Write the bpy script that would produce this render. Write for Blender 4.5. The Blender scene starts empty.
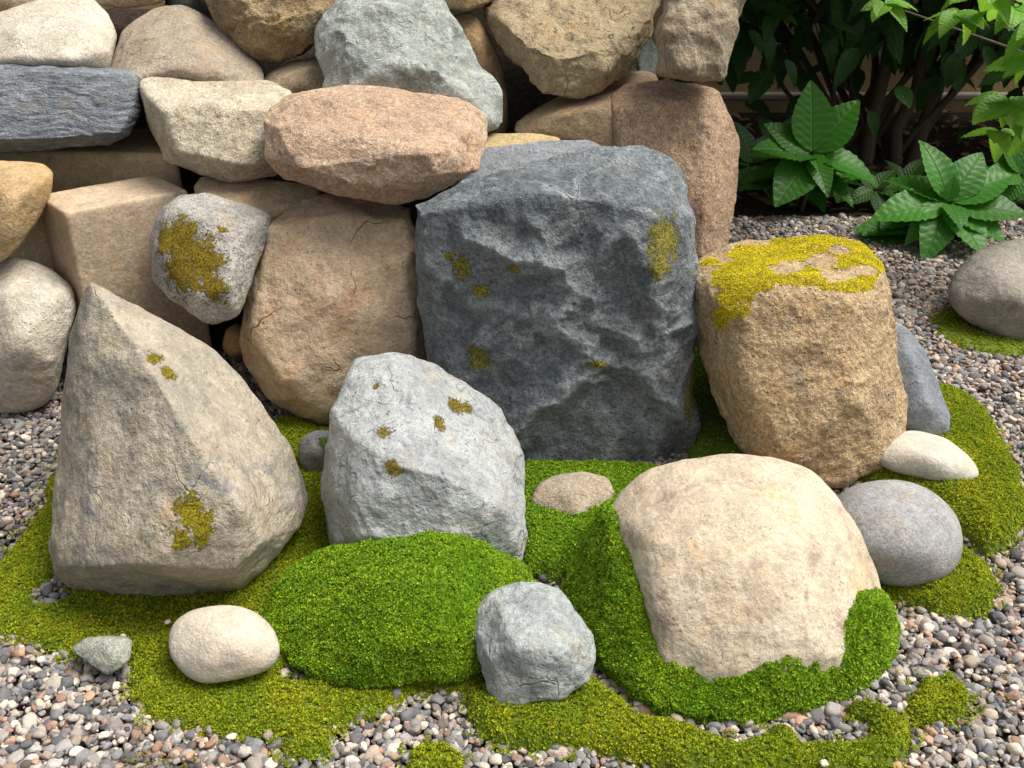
import bpy, bmesh, math, random
import numpy as np

random.seed(7)
RNG = np.random.default_rng(7)
SC = bpy.context.scene
COL = SC.collection

# ------------------------------------------------------------------ camera, sky, sun, exposure
FOC = 1000.0
PITCH = math.radians(28.0)
CAMH = 1.0
cd = bpy.data.cameras.new('camera')
cam = bpy.data.objects.new('camera', cd)
COL.objects.link(cam)
cam.location = (0, 0, CAMH)
cam.rotation_euler = (math.radians(90) - PITCH, 0, 0)
cd.sensor_width = 36.0
cd.lens = 36.0 * FOC / 1024.0
cd.clip_start = 0.05
cd.clip_end = 400.0
SC.camera = cam

SUN_EL, SUN_AZ = math.radians(63), math.radians(88)   # azimuth measured from +Y towards +X
w = bpy.data.worlds.new("World")
SC.world = w
w.use_nodes = True
nt = w.node_tree
for n in list(nt.nodes):
    nt.nodes.remove(n)
out = nt.nodes.new('ShaderNodeOutputWorld')
bg = nt.nodes.new('ShaderNodeBackground')
sky = nt.nodes.new('ShaderNodeTexSky')
sky.sky_type = 'NISHITA'
sky.sun_disc = False
sky.sun_elevation = SUN_EL
sky.sun_rotation = SUN_AZ
sky.air_density = 1.0
sky.dust_density = 5.0
sky.ozone_density = 1.0
hs = nt.nodes.new('ShaderNodeHueSaturation')      # a bright hazy overcast: nearly neutral sky
hs.inputs['Saturation'].default_value = 0.22
nt.links.new(sky.outputs[0], hs.inputs['Color'])
nt.links.new(hs.outputs[0], bg.inputs[0])
bg.inputs[1].default_value = 0.12
nt.links.new(bg.outputs[0], out.inputs[0])

sd = bpy.data.lights.new('sun', 'SUN')
sd.energy = 2.9
sd.angle = math.radians(34)
sd.color = (1.0, 0.945, 0.85)
sun = bpy.data.objects.new('sun', sd)
COL.objects.link(sun)
sun.rotation_euler = (math.radians(90) - SUN_EL, 0, -SUN_AZ + math.pi)
sun.location = (2, 2, 4)

SC.view_settings.view_transform = 'Standard'
SC.view_settings.look = 'None'
SC.view_settings.exposure = 0.62
SC.view_settings.gamma = 1.0
SC.view_settings.use_curve_mapping = False
SC.cycles.max_bounces = 6
SC.cycles.diffuse_bounces = 3
SC.cycles.glossy_bounces = 2
SC.cycles.transmission_bounces = 3
SC.cycles.transparent_max_bounces = 4
SC.cycles.use_denoising = True

# ------------------------------------------------------------------ pixel <-> world
CP, SP = math.cos(PITCH), math.sin(PITCH)
def ray(u, v):
    a, b = (u - 512.0) / FOC, (384.0 - v) / FOC
    return np.array([a, CP + SP * b, -SP + CP * b])
def P(u, v, Y):
    d = ray(u, v)
    return np.array([0, 0, CAMH]) + d * (Y / d[1])
def G(u, v, z=0.0):
    d = ray(u, v)
    return np.array([0, 0, CAMH]) + d * ((CAMH - z) / -d[2])
def project(V):
    q = V - np.array([0, 0, CAMH])
    dep = q[:, 1] * CP - q[:, 2] * SP
    upc = q[:, 1] * SP + q[:, 2] * CP
    return 512 + FOC * q[:, 0] / dep, 384 - FOC * upc / dep, dep

# ------------------------------------------------------------------ noise
_pr = np.random.default_rng(11)
_perm = _pr.permutation(256)
_perm = np.concatenate([_perm, _perm, _perm])
_g = _pr.normal(size=(256, 3))
_g /= np.linalg.norm(_g, axis=1)[:, None]
def pnoise(p):
    pi = np.floor(p).astype(np.int64)
    f = p - pi
    pi &= 255
    t = f * f * f * (f * (f * 6 - 15) + 10)
    res = 0.0
    for dx in (0, 1):
        wx = t[:, 0] if dx else 1 - t[:, 0]
        for dy in (0, 1):
            wy = t[:, 1] if dy else 1 - t[:, 1]
            for dz in (0, 1):
                wz = t[:, 2] if dz else 1 - t[:, 2]
                h = _perm[_perm[_perm[(pi[:, 0] + dx) & 255] + ((pi[:, 1] + dy) & 255)] + ((pi[:, 2] + dz) & 255)]
                gr = _g[h]
                dot = gr[:, 0] * (f[:, 0] - dx) + gr[:, 1] * (f[:, 1] - dy) + gr[:, 2] * (f[:, 2] - dz)
                res = res + wx * wy * wz * dot
    return res * 1.6
def fbm(p, octs=5, rough=0.5):
    a, s, tot = 1.0, 0.0, 0.0
    for i in range(octs):
        s = s + a * pnoise(p * (2.03 ** i) + i * 17.3)
        tot += a
        a *= rough
    return s / tot
def ridged(p, octs=4, rough=0.5):
    a, s, tot = 1.0, 0.0, 0.0
    for i in range(octs):
        s = s + a * (1 - np.abs(pnoise(p * (2.07 ** i) + i * 9.1)) * 2.0)
        tot += a
        a *= rough
    return s / tot

_fv = _pr.uniform(-1, 1, 256)
def facets(p, seed):
    """continuous, piecewise flat height: random lattice values joined by plane pieces, like broken rock faces"""
    a, b = .7 + seed * .37, .5 + seed * .73
    R1 = np.array([[math.cos(a), -math.sin(a), 0], [math.sin(a), math.cos(a), 0], [0, 0, 1]])
    R2 = np.array([[1, 0, 0], [0, math.cos(b), -math.sin(b)], [0, math.sin(b), math.cos(b)]])
    p = p @ (R1 @ R2 @ R1).T
    pi = np.floor(p).astype(np.int64); f = p - pi
    o = np.argsort(-f, axis=1); fs = np.take_along_axis(f, o, 1)
    wts = [1 - fs[:, 0], fs[:, 0] - fs[:, 1], fs[:, 1] - fs[:, 2], fs[:, 2]]
    cur = pi.copy(); h = 0.0
    for k in range(4):
        c = cur & 255
        h = h + wts[k] * _fv[_perm[_perm[_perm[(c[:, 0] + seed) & 255] + c[:, 1]] + c[:, 2]]]
        if k < 3: cur[np.arange(len(cur)), o[:, k]] += 1
    return h

# ------------------------------------------------------------------ mesh helpers
def mesh_from(name, V, F, smooth=True):
    """V (n,3); F (m,k) with k constant"""
    me = bpy.data.meshes.new(name)
    V = np.ascontiguousarray(V, dtype=np.float32)
    F = np.ascontiguousarray(F, dtype=np.int32)
    m, k = F.shape
    me.vertices.add(len(V))
    me.vertices.foreach_set('co', V.ravel())
    me.loops.add(m * k)
    me.loops.foreach_set('vertex_index', F.ravel())
    me.polygons.add(m)
    me.polygons.foreach_set('loop_start', np.arange(0, m * k, k, dtype=np.int32))
    me.update(calc_edges=True)
    if smooth:
        me.polygons.foreach_set('use_smooth', np.ones(m, dtype=bool))
    me.validate()
    return me
def fattr(me, name, arr):
    a = me.attributes.new(name, 'FLOAT', 'POINT')
    a.data.foreach_set('value', np.ascontiguousarray(arr, dtype=np.float32))
def link(name, me, mat=None, parent=None, label=None, cat=None, group=None, kind=None):
    o = bpy.data.objects.new(name, me)
    COL.objects.link(o)
    if mat is not None and me is not None:
        me.materials.append(mat)
    if parent is not None:
        o.parent = parent
    if label: o['label'] = label
    if cat: o['category'] = cat
    if group: o['group'] = group
    if kind: o['kind'] = kind
    return o
_ico = {}
def ico(level):
    if level not in _ico:
        bm = bmesh.new()
        bmesh.ops.create_icosphere(bm, subdivisions=level, radius=1.0)
        V = np.array([v.co[:] for v in bm.verts])
        F = np.array([[v.index for v in f.verts] for f in bm.faces], dtype=np.int32)
        E = np.array([[e.verts[0].index, e.verts[1].index] for e in bm.edges], dtype=np.int64)
        bm.free()
        n = len(V)
        a = np.concatenate([E[:, 0], E[:, 1]])
        b = np.concatenate([E[:, 1], E[:, 0]])
        o = np.argsort(a, kind='stable')
        a, b = a[o], b[o]
        cnt = np.bincount(a, minlength=n)
        st = np.concatenate([[0], np.cumsum(cnt)[:-1]])
        NB = np.empty((n, 6), dtype=np.int64)
        for k in range(6):
            NB[:, k] = b[st + np.minimum(k, cnt - 1)]
        _ico[level] = (V, F, NB)
    return _ico[level]
def vnormals(V, F):
    fn = np.cross(V[F[:, 1]] - V[F[:, 0]], V[F[:, 2]] - V[F[:, 0]])
    n = np.zeros_like(V)
    for k in range(3):
        for ax in range(3):
            n[:, ax] += np.bincount(F[:, k], weights=fn[:, ax], minlength=len(V))
    return n / (np.linalg.norm(n, axis=1)[:, None] + 1e-12)
def hull_planes(pts):
    bm = bmesh.new()
    for p in pts:
        bm.verts.new(tuple(p))
    bmesh.ops.remove_doubles(bm, verts=bm.verts[:], dist=1e-4)
    r = bmesh.ops.convex_hull(bm, input=bm.verts[:])
    c = np.mean([v.co[:] for f in bm.faces for v in f.verts], axis=0)
    N, D = [], []
    for f in bm.faces:
        if f.calc_area() < 1e-9:
            continue
        f.normal_update()
        n = np.array(f.normal[:]); d = float(n @ (np.array(f.verts[0].co[:]) - c))
        if d < 0: n, d = -n, -d
        N.append(n); D.append(d)
    bm.free()
    return c, np.array(N), np.array(D)

# ------------------------------------------------------------------ materials
class NG:
    def __init__(s, name):
        s.m = bpy.data.materials.new(name); s.m.use_nodes = True
        s.t = s.m.node_tree
        for n in list(s.t.nodes): s.t.nodes.remove(n)
        s.out = s.n('ShaderNodeOutputMaterial'); s.b = s.n('ShaderNodeBsdfPrincipled')
        s.l(s.b.outputs[0], s.out.inputs[0])
    def n(s, typ, **kw):
        x = s.t.nodes.new(typ)
        for k, v in kw.items(): setattr(x, k, v)
        return x
    def l(s, a, b): s.t.links.new(a, b)
    def set(s, inp, v):
        if hasattr(v, 'is_output') or isinstance(v, bpy.types.NodeSocket): s.l(v, inp)
        else: inp.default_value = v
    def math(s, op, a, b=0.0, c=None, clamp=False):
        x = s.n('ShaderNodeMath', operation=op); x.use_clamp = clamp
        s.set(x.inputs[0], a); s.set(x.inputs[1], b)
        if c is not None: s.set(x.inputs[2], c)
        return x.outputs[0]
    def noise(s, vec, scale, detail=4, rough=0.5, dist=0.0, col=False):
        x = s.n('ShaderNodeTexNoise'); s.l(vec, x.inputs['Vector'])
        x.inputs['Scale'].default_value = scale; x.inputs['Detail'].default_value = detail
        x.inputs['Roughness'].default_value = rough; x.inputs['Distortion'].default_value = dist
        return x.outputs['Color' if col else 'Fac']
    def step(s, v, a, b, lo=0.0, hi=1.0):
        x = s.n('ShaderNodeMapRange'); x.interpolation_type = 'SMOOTHSTEP'
        s.set(x.inputs[0], v); x.inputs[1].default_value = a; x.inputs[2].default_value = b
        x.inputs[3].default_value = lo; x.inputs[4].default_value = hi
        return x.outputs[0]
    def mix(s, f, a, b, mode='MIX'):
        x = s.n('ShaderNodeMix', data_type='RGBA', blend_type=mode)
        s.set(x.inputs[0], f); 
        for i, v in ((6, a), (7, b)):
            if isinstance(v, (tuple, list)): v = tuple(v) + ((1.0,) if len(v) == 3 else ())
            s.set(x.inputs[i], v)
        return x.outputs[2]
    def bump(s, h, dist, strength=1.0, norm=None):
        x = s.n('ShaderNodeBump'); s.l(h, x.inputs['Height'])
        x.inputs['Distance'].default_value = dist; x.inputs['Strength'].default_value = strength
        if norm is not None: s.l(norm, x.inputs['Normal'])
        return x.outputs[0]

LICH = (0.36, 0.29, 0.018)
def rock_mat(seed, c1, c2, c3=None, f1=9.0, c3f=22.0, c3t=0.56, grain=0.35, gscale=420.0, cracks=0.0, veins=0.0,
             vein_col=(0.5, 0.52, 0.52), bump=1.0, lich=LICH, rough=0.85, strata=None, pits=0.3, speck=0.5, cscale=5.0, blotch=0.55):
    g = NG('stone'); tc = g.n('ShaderNodeTexCoord').outputs['Object']
    mp = g.n('ShaderNodeMapping'); g.l(tc, mp.inputs[0])
    mp.inputs['Location'].default_value = (seed * 3.17 % 41, seed * 5.31 % 37, seed * 1.73 % 29)
    vec = mp.outputs[0]
    svec = vec
    if strata:
        ms = g.n('ShaderNodeMapping'); g.l(vec, ms.inputs[0])
        ms.inputs['Rotation'].default_value = strata[0]; ms.inputs['Scale'].default_value = (1, 1, strata[1]); svec = ms.outputs[0]
    big = g.noise(vec, f1, 5, 0.62, 0.3)
    mid = g.noise(svec, 38, 6, 0.65)
    fine = g.noise(vec, gscale, 4, 0.7)
    fine2 = g.noise(svec, gscale * 0.33, 4, 0.7)
    col = g.mix(g.step(big, 0.38, 0.62), c1, c2)
    if c3 is not None:
        bl = g.noise(svec, c3f, 7, 0.68, 0.6)
        col = g.mix(g.math('MULTIPLY', g.step(bl, c3t, c3t + 0.13), 0.8), col, c3)
    # warm and cool blotches, weather stains
    b1 = g.noise(vec, 15, 7, 0.7, 0.4); b2 = g.noise(vec, 24, 7, 0.72, 0.2)
    w1 = (c1[0] * 1.08, c1[1] * .90, c1[2] * .72); k1 = tuple(x * y for x, y in zip(c2, (.74, .78, .84)))
    col = g.mix(g.math('MULTIPLY', g.step(b1, 0.52, 0.68), blotch), col, w1)
    col = g.mix(g.math('MULTIPLY', g.step(b2, 0.54, 0.68), blotch), col, k1)
    # mottling and crystal grain are the stone's own colour
    f = g.math('ADD', g.math('MULTIPLY', g.step(fine, 0.3, 0.7, -1, 1), grain), 1.0)
    f = g.math('MULTIPLY', f, g.math('ADD', g.math('MULTIPLY', g.step(fine2, 0.3, 0.7, -1, 1), grain * 0.7), 1.0))
    f = g.math('MULTIPLY', f, g.step(mid, 0.25, 0.75, 0.84, 1.14))
    cm = g.n('ShaderNodeVectorMath', operation='SCALE'); g.l(col, cm.inputs[0]); g.l(f, cm.inputs['Scale']); col = cm.outputs[0]
    if speck > 0:
        sp = g.noise(vec, gscale * 0.55, 2, 0.5)
        m2 = g.noise(vec, 14, 3, 0.6)
        col = g.mix(g.math('MULTIPLY', g.math('MULTIPLY', g.step(sp, 0.60, 0.68), g.step(m2, 0.4, 0.6)), speck), col, tuple(x * 0.35 for x in c2))
    hgt = g.math('ADD', g.math('MULTIPLY', mid, 1.0), g.math('MULTIPLY', fine2, 0.6))
    hgt = g.math('ADD', hgt, g.math('MULTIPLY', g.noise(vec, 11, 8, 0.66), 2.4))
    hgt = g.math('ADD', hgt, g.math('MULTIPLY', fine, 0.16))
    if pits > 0:
        vo = g.n('ShaderNodeTexVoronoi'); g.l(vec, vo.inputs['Vector']); vo.inputs['Scale'].default_value = 95
        pm = g.math('MULTIPLY', g.step(vo.outputs['Distance'], 0.12, 0.30, 1, 0), g.step(g.noise(vec, 20, 3, 0.6), 0.5, 0.62))
        hgt = g.math('SUBTRACT', hgt, g.math('MULTIPLY', pm, pits))
        col = g.mix(g.math('MULTIPLY', pm, 0.45 * min(1, pits * 2)), col, tuple(x * 0.4 for x in c2))
    if cracks > 0 or veins > 0:
        dv = g.n('ShaderNodeVectorMath', operation='MULTIPLY_ADD')
        g.l(g.noise(vec, 7, 3, 0.55, 0, True), dv.inputs[0]); dv.inputs[1].default_value = (0.22,) * 3; g.l(svec, dv.inputs[2])
        vc = g.n('ShaderNodeTexVoronoi', feature='DISTANCE_TO_EDGE'); g.l(dv.outputs[0], vc.inputs['Vector']); vc.inputs['Scale'].default_value = cscale
        if cracks > 0:
            ck = g.math('MULTIPLY', g.step(vc.outputs['Distance'], 0.0, 0.009, 1, 0), g.step(g.noise(vec, 9, 4, 0.6), 0.52, 0.60))
            hgt = g.math('SUBTRACT', hgt, g.math('MULTIPLY', ck, 1.6 * cracks))
            col = g.mix(g.math('MULTIPLY', ck, 0.7 * cracks), col, tuple(x * 0.25 for x in c2))
        if veins > 0:
            vn = g.math('MULTIPLY', g.step(vc.outputs['Distance'], 0.0, 0.05, 1, 0), g.step(g.noise(vec, 9, 4, 0.65), 0.42, 0.6))
            vn = g.math('MULTIPLY', vn, g.step(fine2, 0.3, 0.6))
            col = g.mix(g.math('MULTIPLY', vn, veins), col, vein_col)
            we = g.n('ShaderNodeAttribute', attribute_name='wear').outputs['Fac']
            we = g.math('MULTIPLY', we, g.step(fine2, .25, .6))
            col = g.mix(g.math('MULTIPLY', we, veins), col, vein_col)
    at = g.n('ShaderNodeAttribute', attribute_name='lichen').outputs['Fac']
    ln = g.noise(vec, 55, 6, 0.75)
    l2 = g.noise(vec, 230, 3, 0.7)
    lm = g.step(g.math('ADD', g.math('ADD', at, g.math('MULTIPLY', g.math('SUBTRACT', ln, 0.5), 2.3)), g.math('MULTIPLY', g.math('SUBTRACT', l2, 0.5), 1.5)), 0.42, 0.56)
    lm = g.math('MULTIPLY', lm, g.step(at, 0.01, 0.12))
    lcol = g.mix(g.step(g.noise(vec, 260, 4, 0.8), 0.40, 0.60), tuple(x * y for x, y in zip(lich, (.30, .34, .6))), tuple(min(1, x * 1.35) for x in lich))
    col = g.mix(lm, col, lcol)
    hgt = g.math('ADD', hgt, g.math('MULTIPLY', g.math('MULTIPLY', lm, g.noise(vec, 260, 4, 0.8)), 1.8))
    sa = g.n('ShaderNodeHueSaturation'); sa.inputs['Saturation'].default_value = 1.05; g.l(col, sa.inputs['Color'])
    g.l(sa.outputs[0], g.b.inputs['Base Color'])
    g.b.inputs['Roughness'].default_value = rough
    g.b.inputs['Specular IOR Level'].default_value = 0.3
    g.l(g.bump(hgt, 0.006 * bump, 1.0), g.b.inputs['Normal'])
    return g.m

# ------------------------------------------------------------------ rock builder
ROCKS = {}
def norm_pts(lst, Yb, Yt, vb, vt):
    r = []
    for p in lst:
        u, v = p[0], p[1]; d = p[2] if len(p) > 2 else 0.0
        r.append((u, v, Yb + (Yt - Yb) * (vb - v) / (vb - vt) + d))
    return r
def rock_points(sil, Yb, Yt, front=(), th=0.16, extra=(), shrink=0.8, zmin=-0.02):
    vs = [p[1] for p in sil]; vb, vt = max(vs), min(vs)
    S = norm_pts(sil, Yb, Yt, vb, vt); F = norm_pts(front, Yb, Yt, vb, vt)
    cu, cv = np.mean([p[0] for p in sil]), np.mean(vs)
    pts = [P(*p) for p in S] + [P(*p) for p in F]
    c0 = np.array([0, 0, CAMH])
    for (u, v, Y) in S:
        d = ray(cu + (u - cu) * shrink, cv + (v - cv) * shrink)
        t = Y / d[1] * (1 + th)
        if 1 * CAMH + d[2] * t < zmin: t = (zmin - CAMH) / d[2]
        pts.append(c0 + d * t)
    pts += [np.array(e) for e in extra]
    pts = [np.array([p[0], p[1], max(p[2], zmin)]) for p in pts]
    return pts
def rock(name, label, cat, sil, Yb, Yt, mat, front=(), th=0.16, extra=(), level=7, w=0.012, amp=0.006, freq=7.0,
         rid=0.0, rfreq=9.0, strat=None, chips=0, chipd=0.01, lichen=(), seed=1, shrink=0.8, zmin=-0.02, pts=None,
         parent=None, group=None, fine=0.0012, dents=(), fac=None, ridges=()):
    if pts is None:
        pts = rock_points(sil, Yb, Yt, front, th, extra, shrink, zmin)
    c, N, D = hull_planes(pts)
    pa = np.array(pts); S = (pa.max(0) - pa.min(0)) / 2
    rg = np.random.default_rng(seed)
    if chips:
        dirs = rg.normal(size=(chips, 3)); dirs /= np.linalg.norm(dirs, axis=1)[:, None]
        dd = dirs * S
        q = dd @ N.T
        rr = np.where(q > 1e-9, D[None] / np.maximum(q, 1e-9), 1e9)
        k = rr.argmin(1); r0 = rr.min(1)
        sp = dd * r0[:, None]
        n2 = N[k] + rg.normal(size=(chips, 3)) * 0.28
        n2 /= np.linalg.norm(n2, axis=1)[:, None]
        # move plane so that it cuts only chipd below the surface support
        sup = ((pa - c) @ n2.T).max(0)
        d2 = np.maximum((sp * n2).sum(1) - 0.002, sup - chipd * rg.uniform(0.5, 1.5, chips))
        ok = d2 > 0.3 * sup
        N = np.vstack([N, n2[ok]]); D = np.concatenate([D, d2[ok]])
    U, F, NB = ico(level)
    dd = U * S
    r = np.full(len(U), 1e9)
    for n, d in zip(N, D):
        q = dd @ n
        r = np.minimum(r, np.where(q > 1e-9, d / np.maximum(q, 1e-9), 1e9))
    V = dd * r[:, None]
    e = float(np.mean(np.linalg.norm(V[NB[:, 0]] - V, axis=1)))
    it = int(min(160, max(2, (w / e) ** 2)))
    V0 = V.copy()
    for i in range(it):
        V = 0.4 * V + 0.6 * V[NB].mean(1)
    # put back the volume lost to rounding
    s0, s1 = np.percentile(np.abs(V0), 99.5, axis=0), np.percentile(np.abs(V), 99.5, axis=0)
    V *= (1 + 0.8 * (s0 / s1 - 1))
    nr = vnormals(V, F)
    if (nr * V).sum() < 0: nr = -nr
    off = rg.uniform(0, 90, 3)
    disp = amp * fbm(V * freq + off, 5, 0.55) * 1.6
    if rid: disp = disp + rid * (ridged(V * rfreq + off * 1.3 + 0.25 * fbm(V * 6 + off, 3)[:, None], 5, 0.55) - 0.35)
    if strat:
        dv = np.array(strat[0], float); dv /= np.linalg.norm(dv)
        q = V + 0.03 * fbm(V * 8 + off, 3)[:, None]
        q = q * strat[1] * 0.15 + np.outer(q @ dv, dv) * strat[1]
        disp = disp + strat[2] * (ridged(q + off, 4, 0.6) - 0.4)
    wear = np.zeros(len(V))
    if fac:
        wq = np.stack([fbm(V * 5 + off + k * 11, 3, .5) for k in range(3)], 1) * .05
        hh = facets((V + wq) / fac[0] + off, seed) + .46 * facets((V + wq * 1.4) / (fac[0] * .40) + off, seed + 3) \
            + .20 * facets((V + wq * 1.8) / (fac[0] * .17) + off, seed + 6)
        hs = hh.copy()
        for k in range(2): hh = .5 * hh + .5 * hh[NB].mean(1)
        disp = disp + fac[1] * hh
        for k in range(26): hs = hs[NB].mean(1)
        wear = np.clip((hh - hs) * 9 * (.8 + fbm(V * 12 + off, 3)), 0, 1)
    if fine: disp = disp + fine * fbm(V * 60 + off, 4, 0.6)
    W = V + c + nr * disp[:, None]
    if ridges:      # crests left where the rock split: sharp raised lines falling away on both sides
        pu, pv, dep = project(W); front = ((np.array([0, 0, CAMH]) - W) * nr).sum(1) > 0
        wx = fbm(V * 16 + off, 4, .6) * 16; wy = fbm(V * 16 + off + 40, 4, .6) * 16
        X2 = np.column_stack([pu + wx, pv + wy]); add = np.zeros(len(W))
        for (pl, rad, hgt_, pale) in ridges:
            pl = np.array(pl, float); dm = np.full(len(W), 1e9)
            for a, b in zip(pl[:-1], pl[1:]):
                e_ = b - a; tt = np.clip(((X2 - a) @ e_) / (e_ @ e_), 0, 1)
                dm = np.minimum(dm, np.linalg.norm(X2 - a - tt[:, None] * e_, axis=1))
            g1 = np.where(front, np.clip(1 - dm / rad, 0, 1), 0)
            add = np.maximum(add, hgt_ * g1) if hgt_ > 0 else add + hgt_ * g1
            wear = np.maximum(wear, np.where(front, pale * np.exp(-(dm / 5.0) ** 2) * np.clip(.75 + 1.1 * fbm(V * 22 + 3, 3), 0, 1.2), 0))
        for k in range(2): add = .5 * add + .5 * add[NB].mean(1)
        W = W + nr * add[:, None]
        me_wear = wear
    for (du, dv_, Yd, rad, dep) in dents:     # hollows
        a = P(du, dv_, Yd); dist = np.linalg.norm(W - a, axis=1)
        W = W - nr * (dep * np.exp(-(dist / rad) ** 2))[:, None]
    ROCKS[label] = (c, N, D)
    # lichen patches: around points on the surface facing the viewer
    L = np.zeros(len(W))
    if lichen:
        pu, pv, dep = project(W)
        tocam = np.array([0, 0, CAMH]) - W
        fac = (nr * tocam).sum(1) > 0
        for (lu, lv, ru, rv) in lichen:
            d = np.where(fac, np.hypot(pu - lu, pv - lv), 1e9); i = int(d.argmin()); A = W[i]; s = dep[i] / FOC
            rel = W - A
            dx, dz = rel[:, 0] / (ru * s), np.hypot(rel[:, 2], rel[:, 1]) / (rv * s * 1.1)
            L = np.maximum(L, np.clip(1.15 - np.hypot(dx, dz), 0, 1))
    org = np.array([c[0], c[1], max(0.0, W[:, 2].min())])
    me = mesh_from(name, W - org, F)
    fattr(me, 'lichen', L); fattr(me, 'wear', wear)
    o = link(name, me, mat, parent, label, cat, group)
    o.location = tuple(org)
    return o, W, nr, L, F
# ------------------------------------------------------------------ the stones
def lin(r, g, b): return tuple(((x / 255.0 + 0.055) / 1.055) ** 2.4 if x > 10 else x / 3294.6 for x in (r, g, b))
TAN1, TAN2, TAN3 = (0.36, 0.27, 0.17), (0.28, 0.20, 0.125), (0.33, 0.16, 0.09)

# left pyramid
rock('boulder', 'tall pointed pyramid boulder with grey left face and pale right face, overhanging the moss', 'boulder',
     [(90,281,-.02),(112,291),(150,315,.01),(200,340,.05),(242,376,.08),(264,407,.09),(288,440,.10),(303,476,.10),(309,500,.09),(300,527,.05),(284,549,.02),(262,574),(238,591),(180,598),(110,598),(75,592),(54,576),(50,550),(57,505,.05),(64,450,.07),(66,390,.07),(76,330,.04),(82,292)],
     1.19, 1.42, rock_mat(1, (0.41,0.36,0.28), (0.31,0.28,0.225), (0.17,0.175,0.18), blotch=.75, f1=6, c3f=9, c3t=.53, cracks=.25, grain=.2),
     front=[(112,312,-.05),(145,360,-.09),(172,405,-.12),(206,458,-.14),(240,508,-.14),(262,542,-.09),(150,563,-.135),(90,566,-.10),(235,568,-.11),(60,566,-.06)],
     th=.22, level=8, w=.004, amp=.005, freq=8, rid=.002, rfreq=10, chips=0, seed=3, fac=(.16,.007),
     lichen=[(190,515,24,28),(182,540,17,20),(202,528,15,24),(156,358,9,15),(168,372,9,14)])
# white grey boulder centre
rock('boulder', 'pale grey-white angular boulder with small ochre lichen spots, behind the green moss mound', 'boulder',
     [(362,354),(388,351),(440,367,.05),(500,411,.07),(521,447,.07),(526,480,.05),(529,535),(522,563),(505,560),(420,575),(340,572),(326,545),(325,490),(324,440),(332,415),(345,383),(352,366)],
     1.25, 1.47, rock_mat(2, (0.385,0.40,0.395), (0.30,0.315,0.31), (0.18,0.195,0.20), f1=8, c3f=26, c3t=.53, cracks=.25, grain=.2, speck=.6, lich=(.30,.22,.03)),
     front=[(332,412,-.05),(352,436,-.09),(395,465,-.125),(450,478,-.125),(500,508,-.08),(360,540,-.085),(440,550,-.09),(505,550,-.03)],
     th=.2, level=8, w=.005, amp=.005, freq=10, rid=.003, rfreq=12, chips=12, chipd=.01, seed=5, fac=(.12,.008),
     lichen=[(384,431,13,9),(393,469,13,11),(455,406,15,12),(466,408,11,10),(440,425,10,14),(376,387,5,4)])
# dark slate
rock('boulder', 'very large flat-topped dark blue-grey slate boulder in the middle, the biggest stone', 'boulder',
     [(412,203,-.15),(435,187,-.14),(480,170,-.11),(540,155,-.07),(600,147,-.08),(641,147,-.09),(670,162,-.10),(687,184,-.10),(692,215,-.11),(692,290,-.06),(695,380,-.02),(699,440),(699,462),(660,476),(600,478),(540,470),(470,440),(437,380),(426,340,-.03),(415,250,-.1)],
     1.575, 1.84, rock_mat(3, (0.175,0.195,0.205), (0.105,0.122,0.131), (0.25,0.27,0.28), f1=7, c3f=12, c3t=.54, grain=.45, veins=.55, vein_col=(.44,.47,.48), cracks=.2, speck=.3, cscale=4.0, lich=(.38,.33,.06), bump=1.5),
     front=[(418,214,-.19),(470,206,-.20),(540,193,-.21),(600,201,-.21),(650,217,-.19),(680,220,-.15),(430,300,-.09),(640,330,-.07),(650,400,-.045),(560,460,-.02),(480,330,-.07),(565,330,-.095),(600,250,-.14),(510,400,-.04)],
     th=.16, level=8, w=.004, amp=.006, freq=6, rid=.004, rfreq=7, chips=0, seed=8, fine=.0025, fac=(.20,.016),
     ridges=[([(470,235),(500,252),(560,268),(577,288),(556,318),(584,345),(603,362),(540,400),(513,432)],22,.022,1.0),([(577,288),(592,300),(600,326),(640,345),(690,322)],18,.017,.8),([(603,362),(650,372),(668,400),(690,420)],20,.016,.7),([(632,240),(655,270),(662,310),(660,372)],22,.018,.8),([(430,262),(470,300),(512,310),(556,318)],18,.010,.5),([(513,432),(480,400),(455,385)],16,.009,.5),([(535,228),(560,268)],16,.010,.6),([(430,300),(452,345),(500,372),(560,430)],18,-.008,.2),([(620,262),(600,310),(640,400),(690,440)],16,-.010,.2)],
     lichen=[(664,240,24,34),(660,262,18,18),(478,357,17,16),(482,290,14,9),(462,268,14,14),(448,255,10,7),(515,270,10,7),(598,364,15,6),(697,370,8,40),(690,400,8,30)])
# tan boulder under the pink slab
rock('boulder', 'large rounded tan-pink boulder carrying the pinkish slab, left of the dark slate', 'boulder',
     [(262,222),(290,200),(330,190),(380,190),(412,202),(420,240),(424,300),(436,345),(432,400),(380,424),(320,425),(292,415),(262,395),(240,370),(235,345),(243,305),(250,262)],
     1.70, 1.95, rock_mat(4, (0.50,0.39,0.275), (0.42,0.32,0.215), (0.40,0.245,0.165), f1=7, c3f=10, c3t=.55, cracks=.8, grain=.22),
     front=[(270,228,-.11),(340,212,-.11),(404,222,-.11),(414,330,-.08),(254,338,-.085),(300,402,-.06),(400,395,-.05),(340,300,-.115)],
     th=.14, level=7, w=.010, amp=.007, freq=8, rid=.003, chips=8, chipd=.01, seed=12, fac=(.2,.014))
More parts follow.
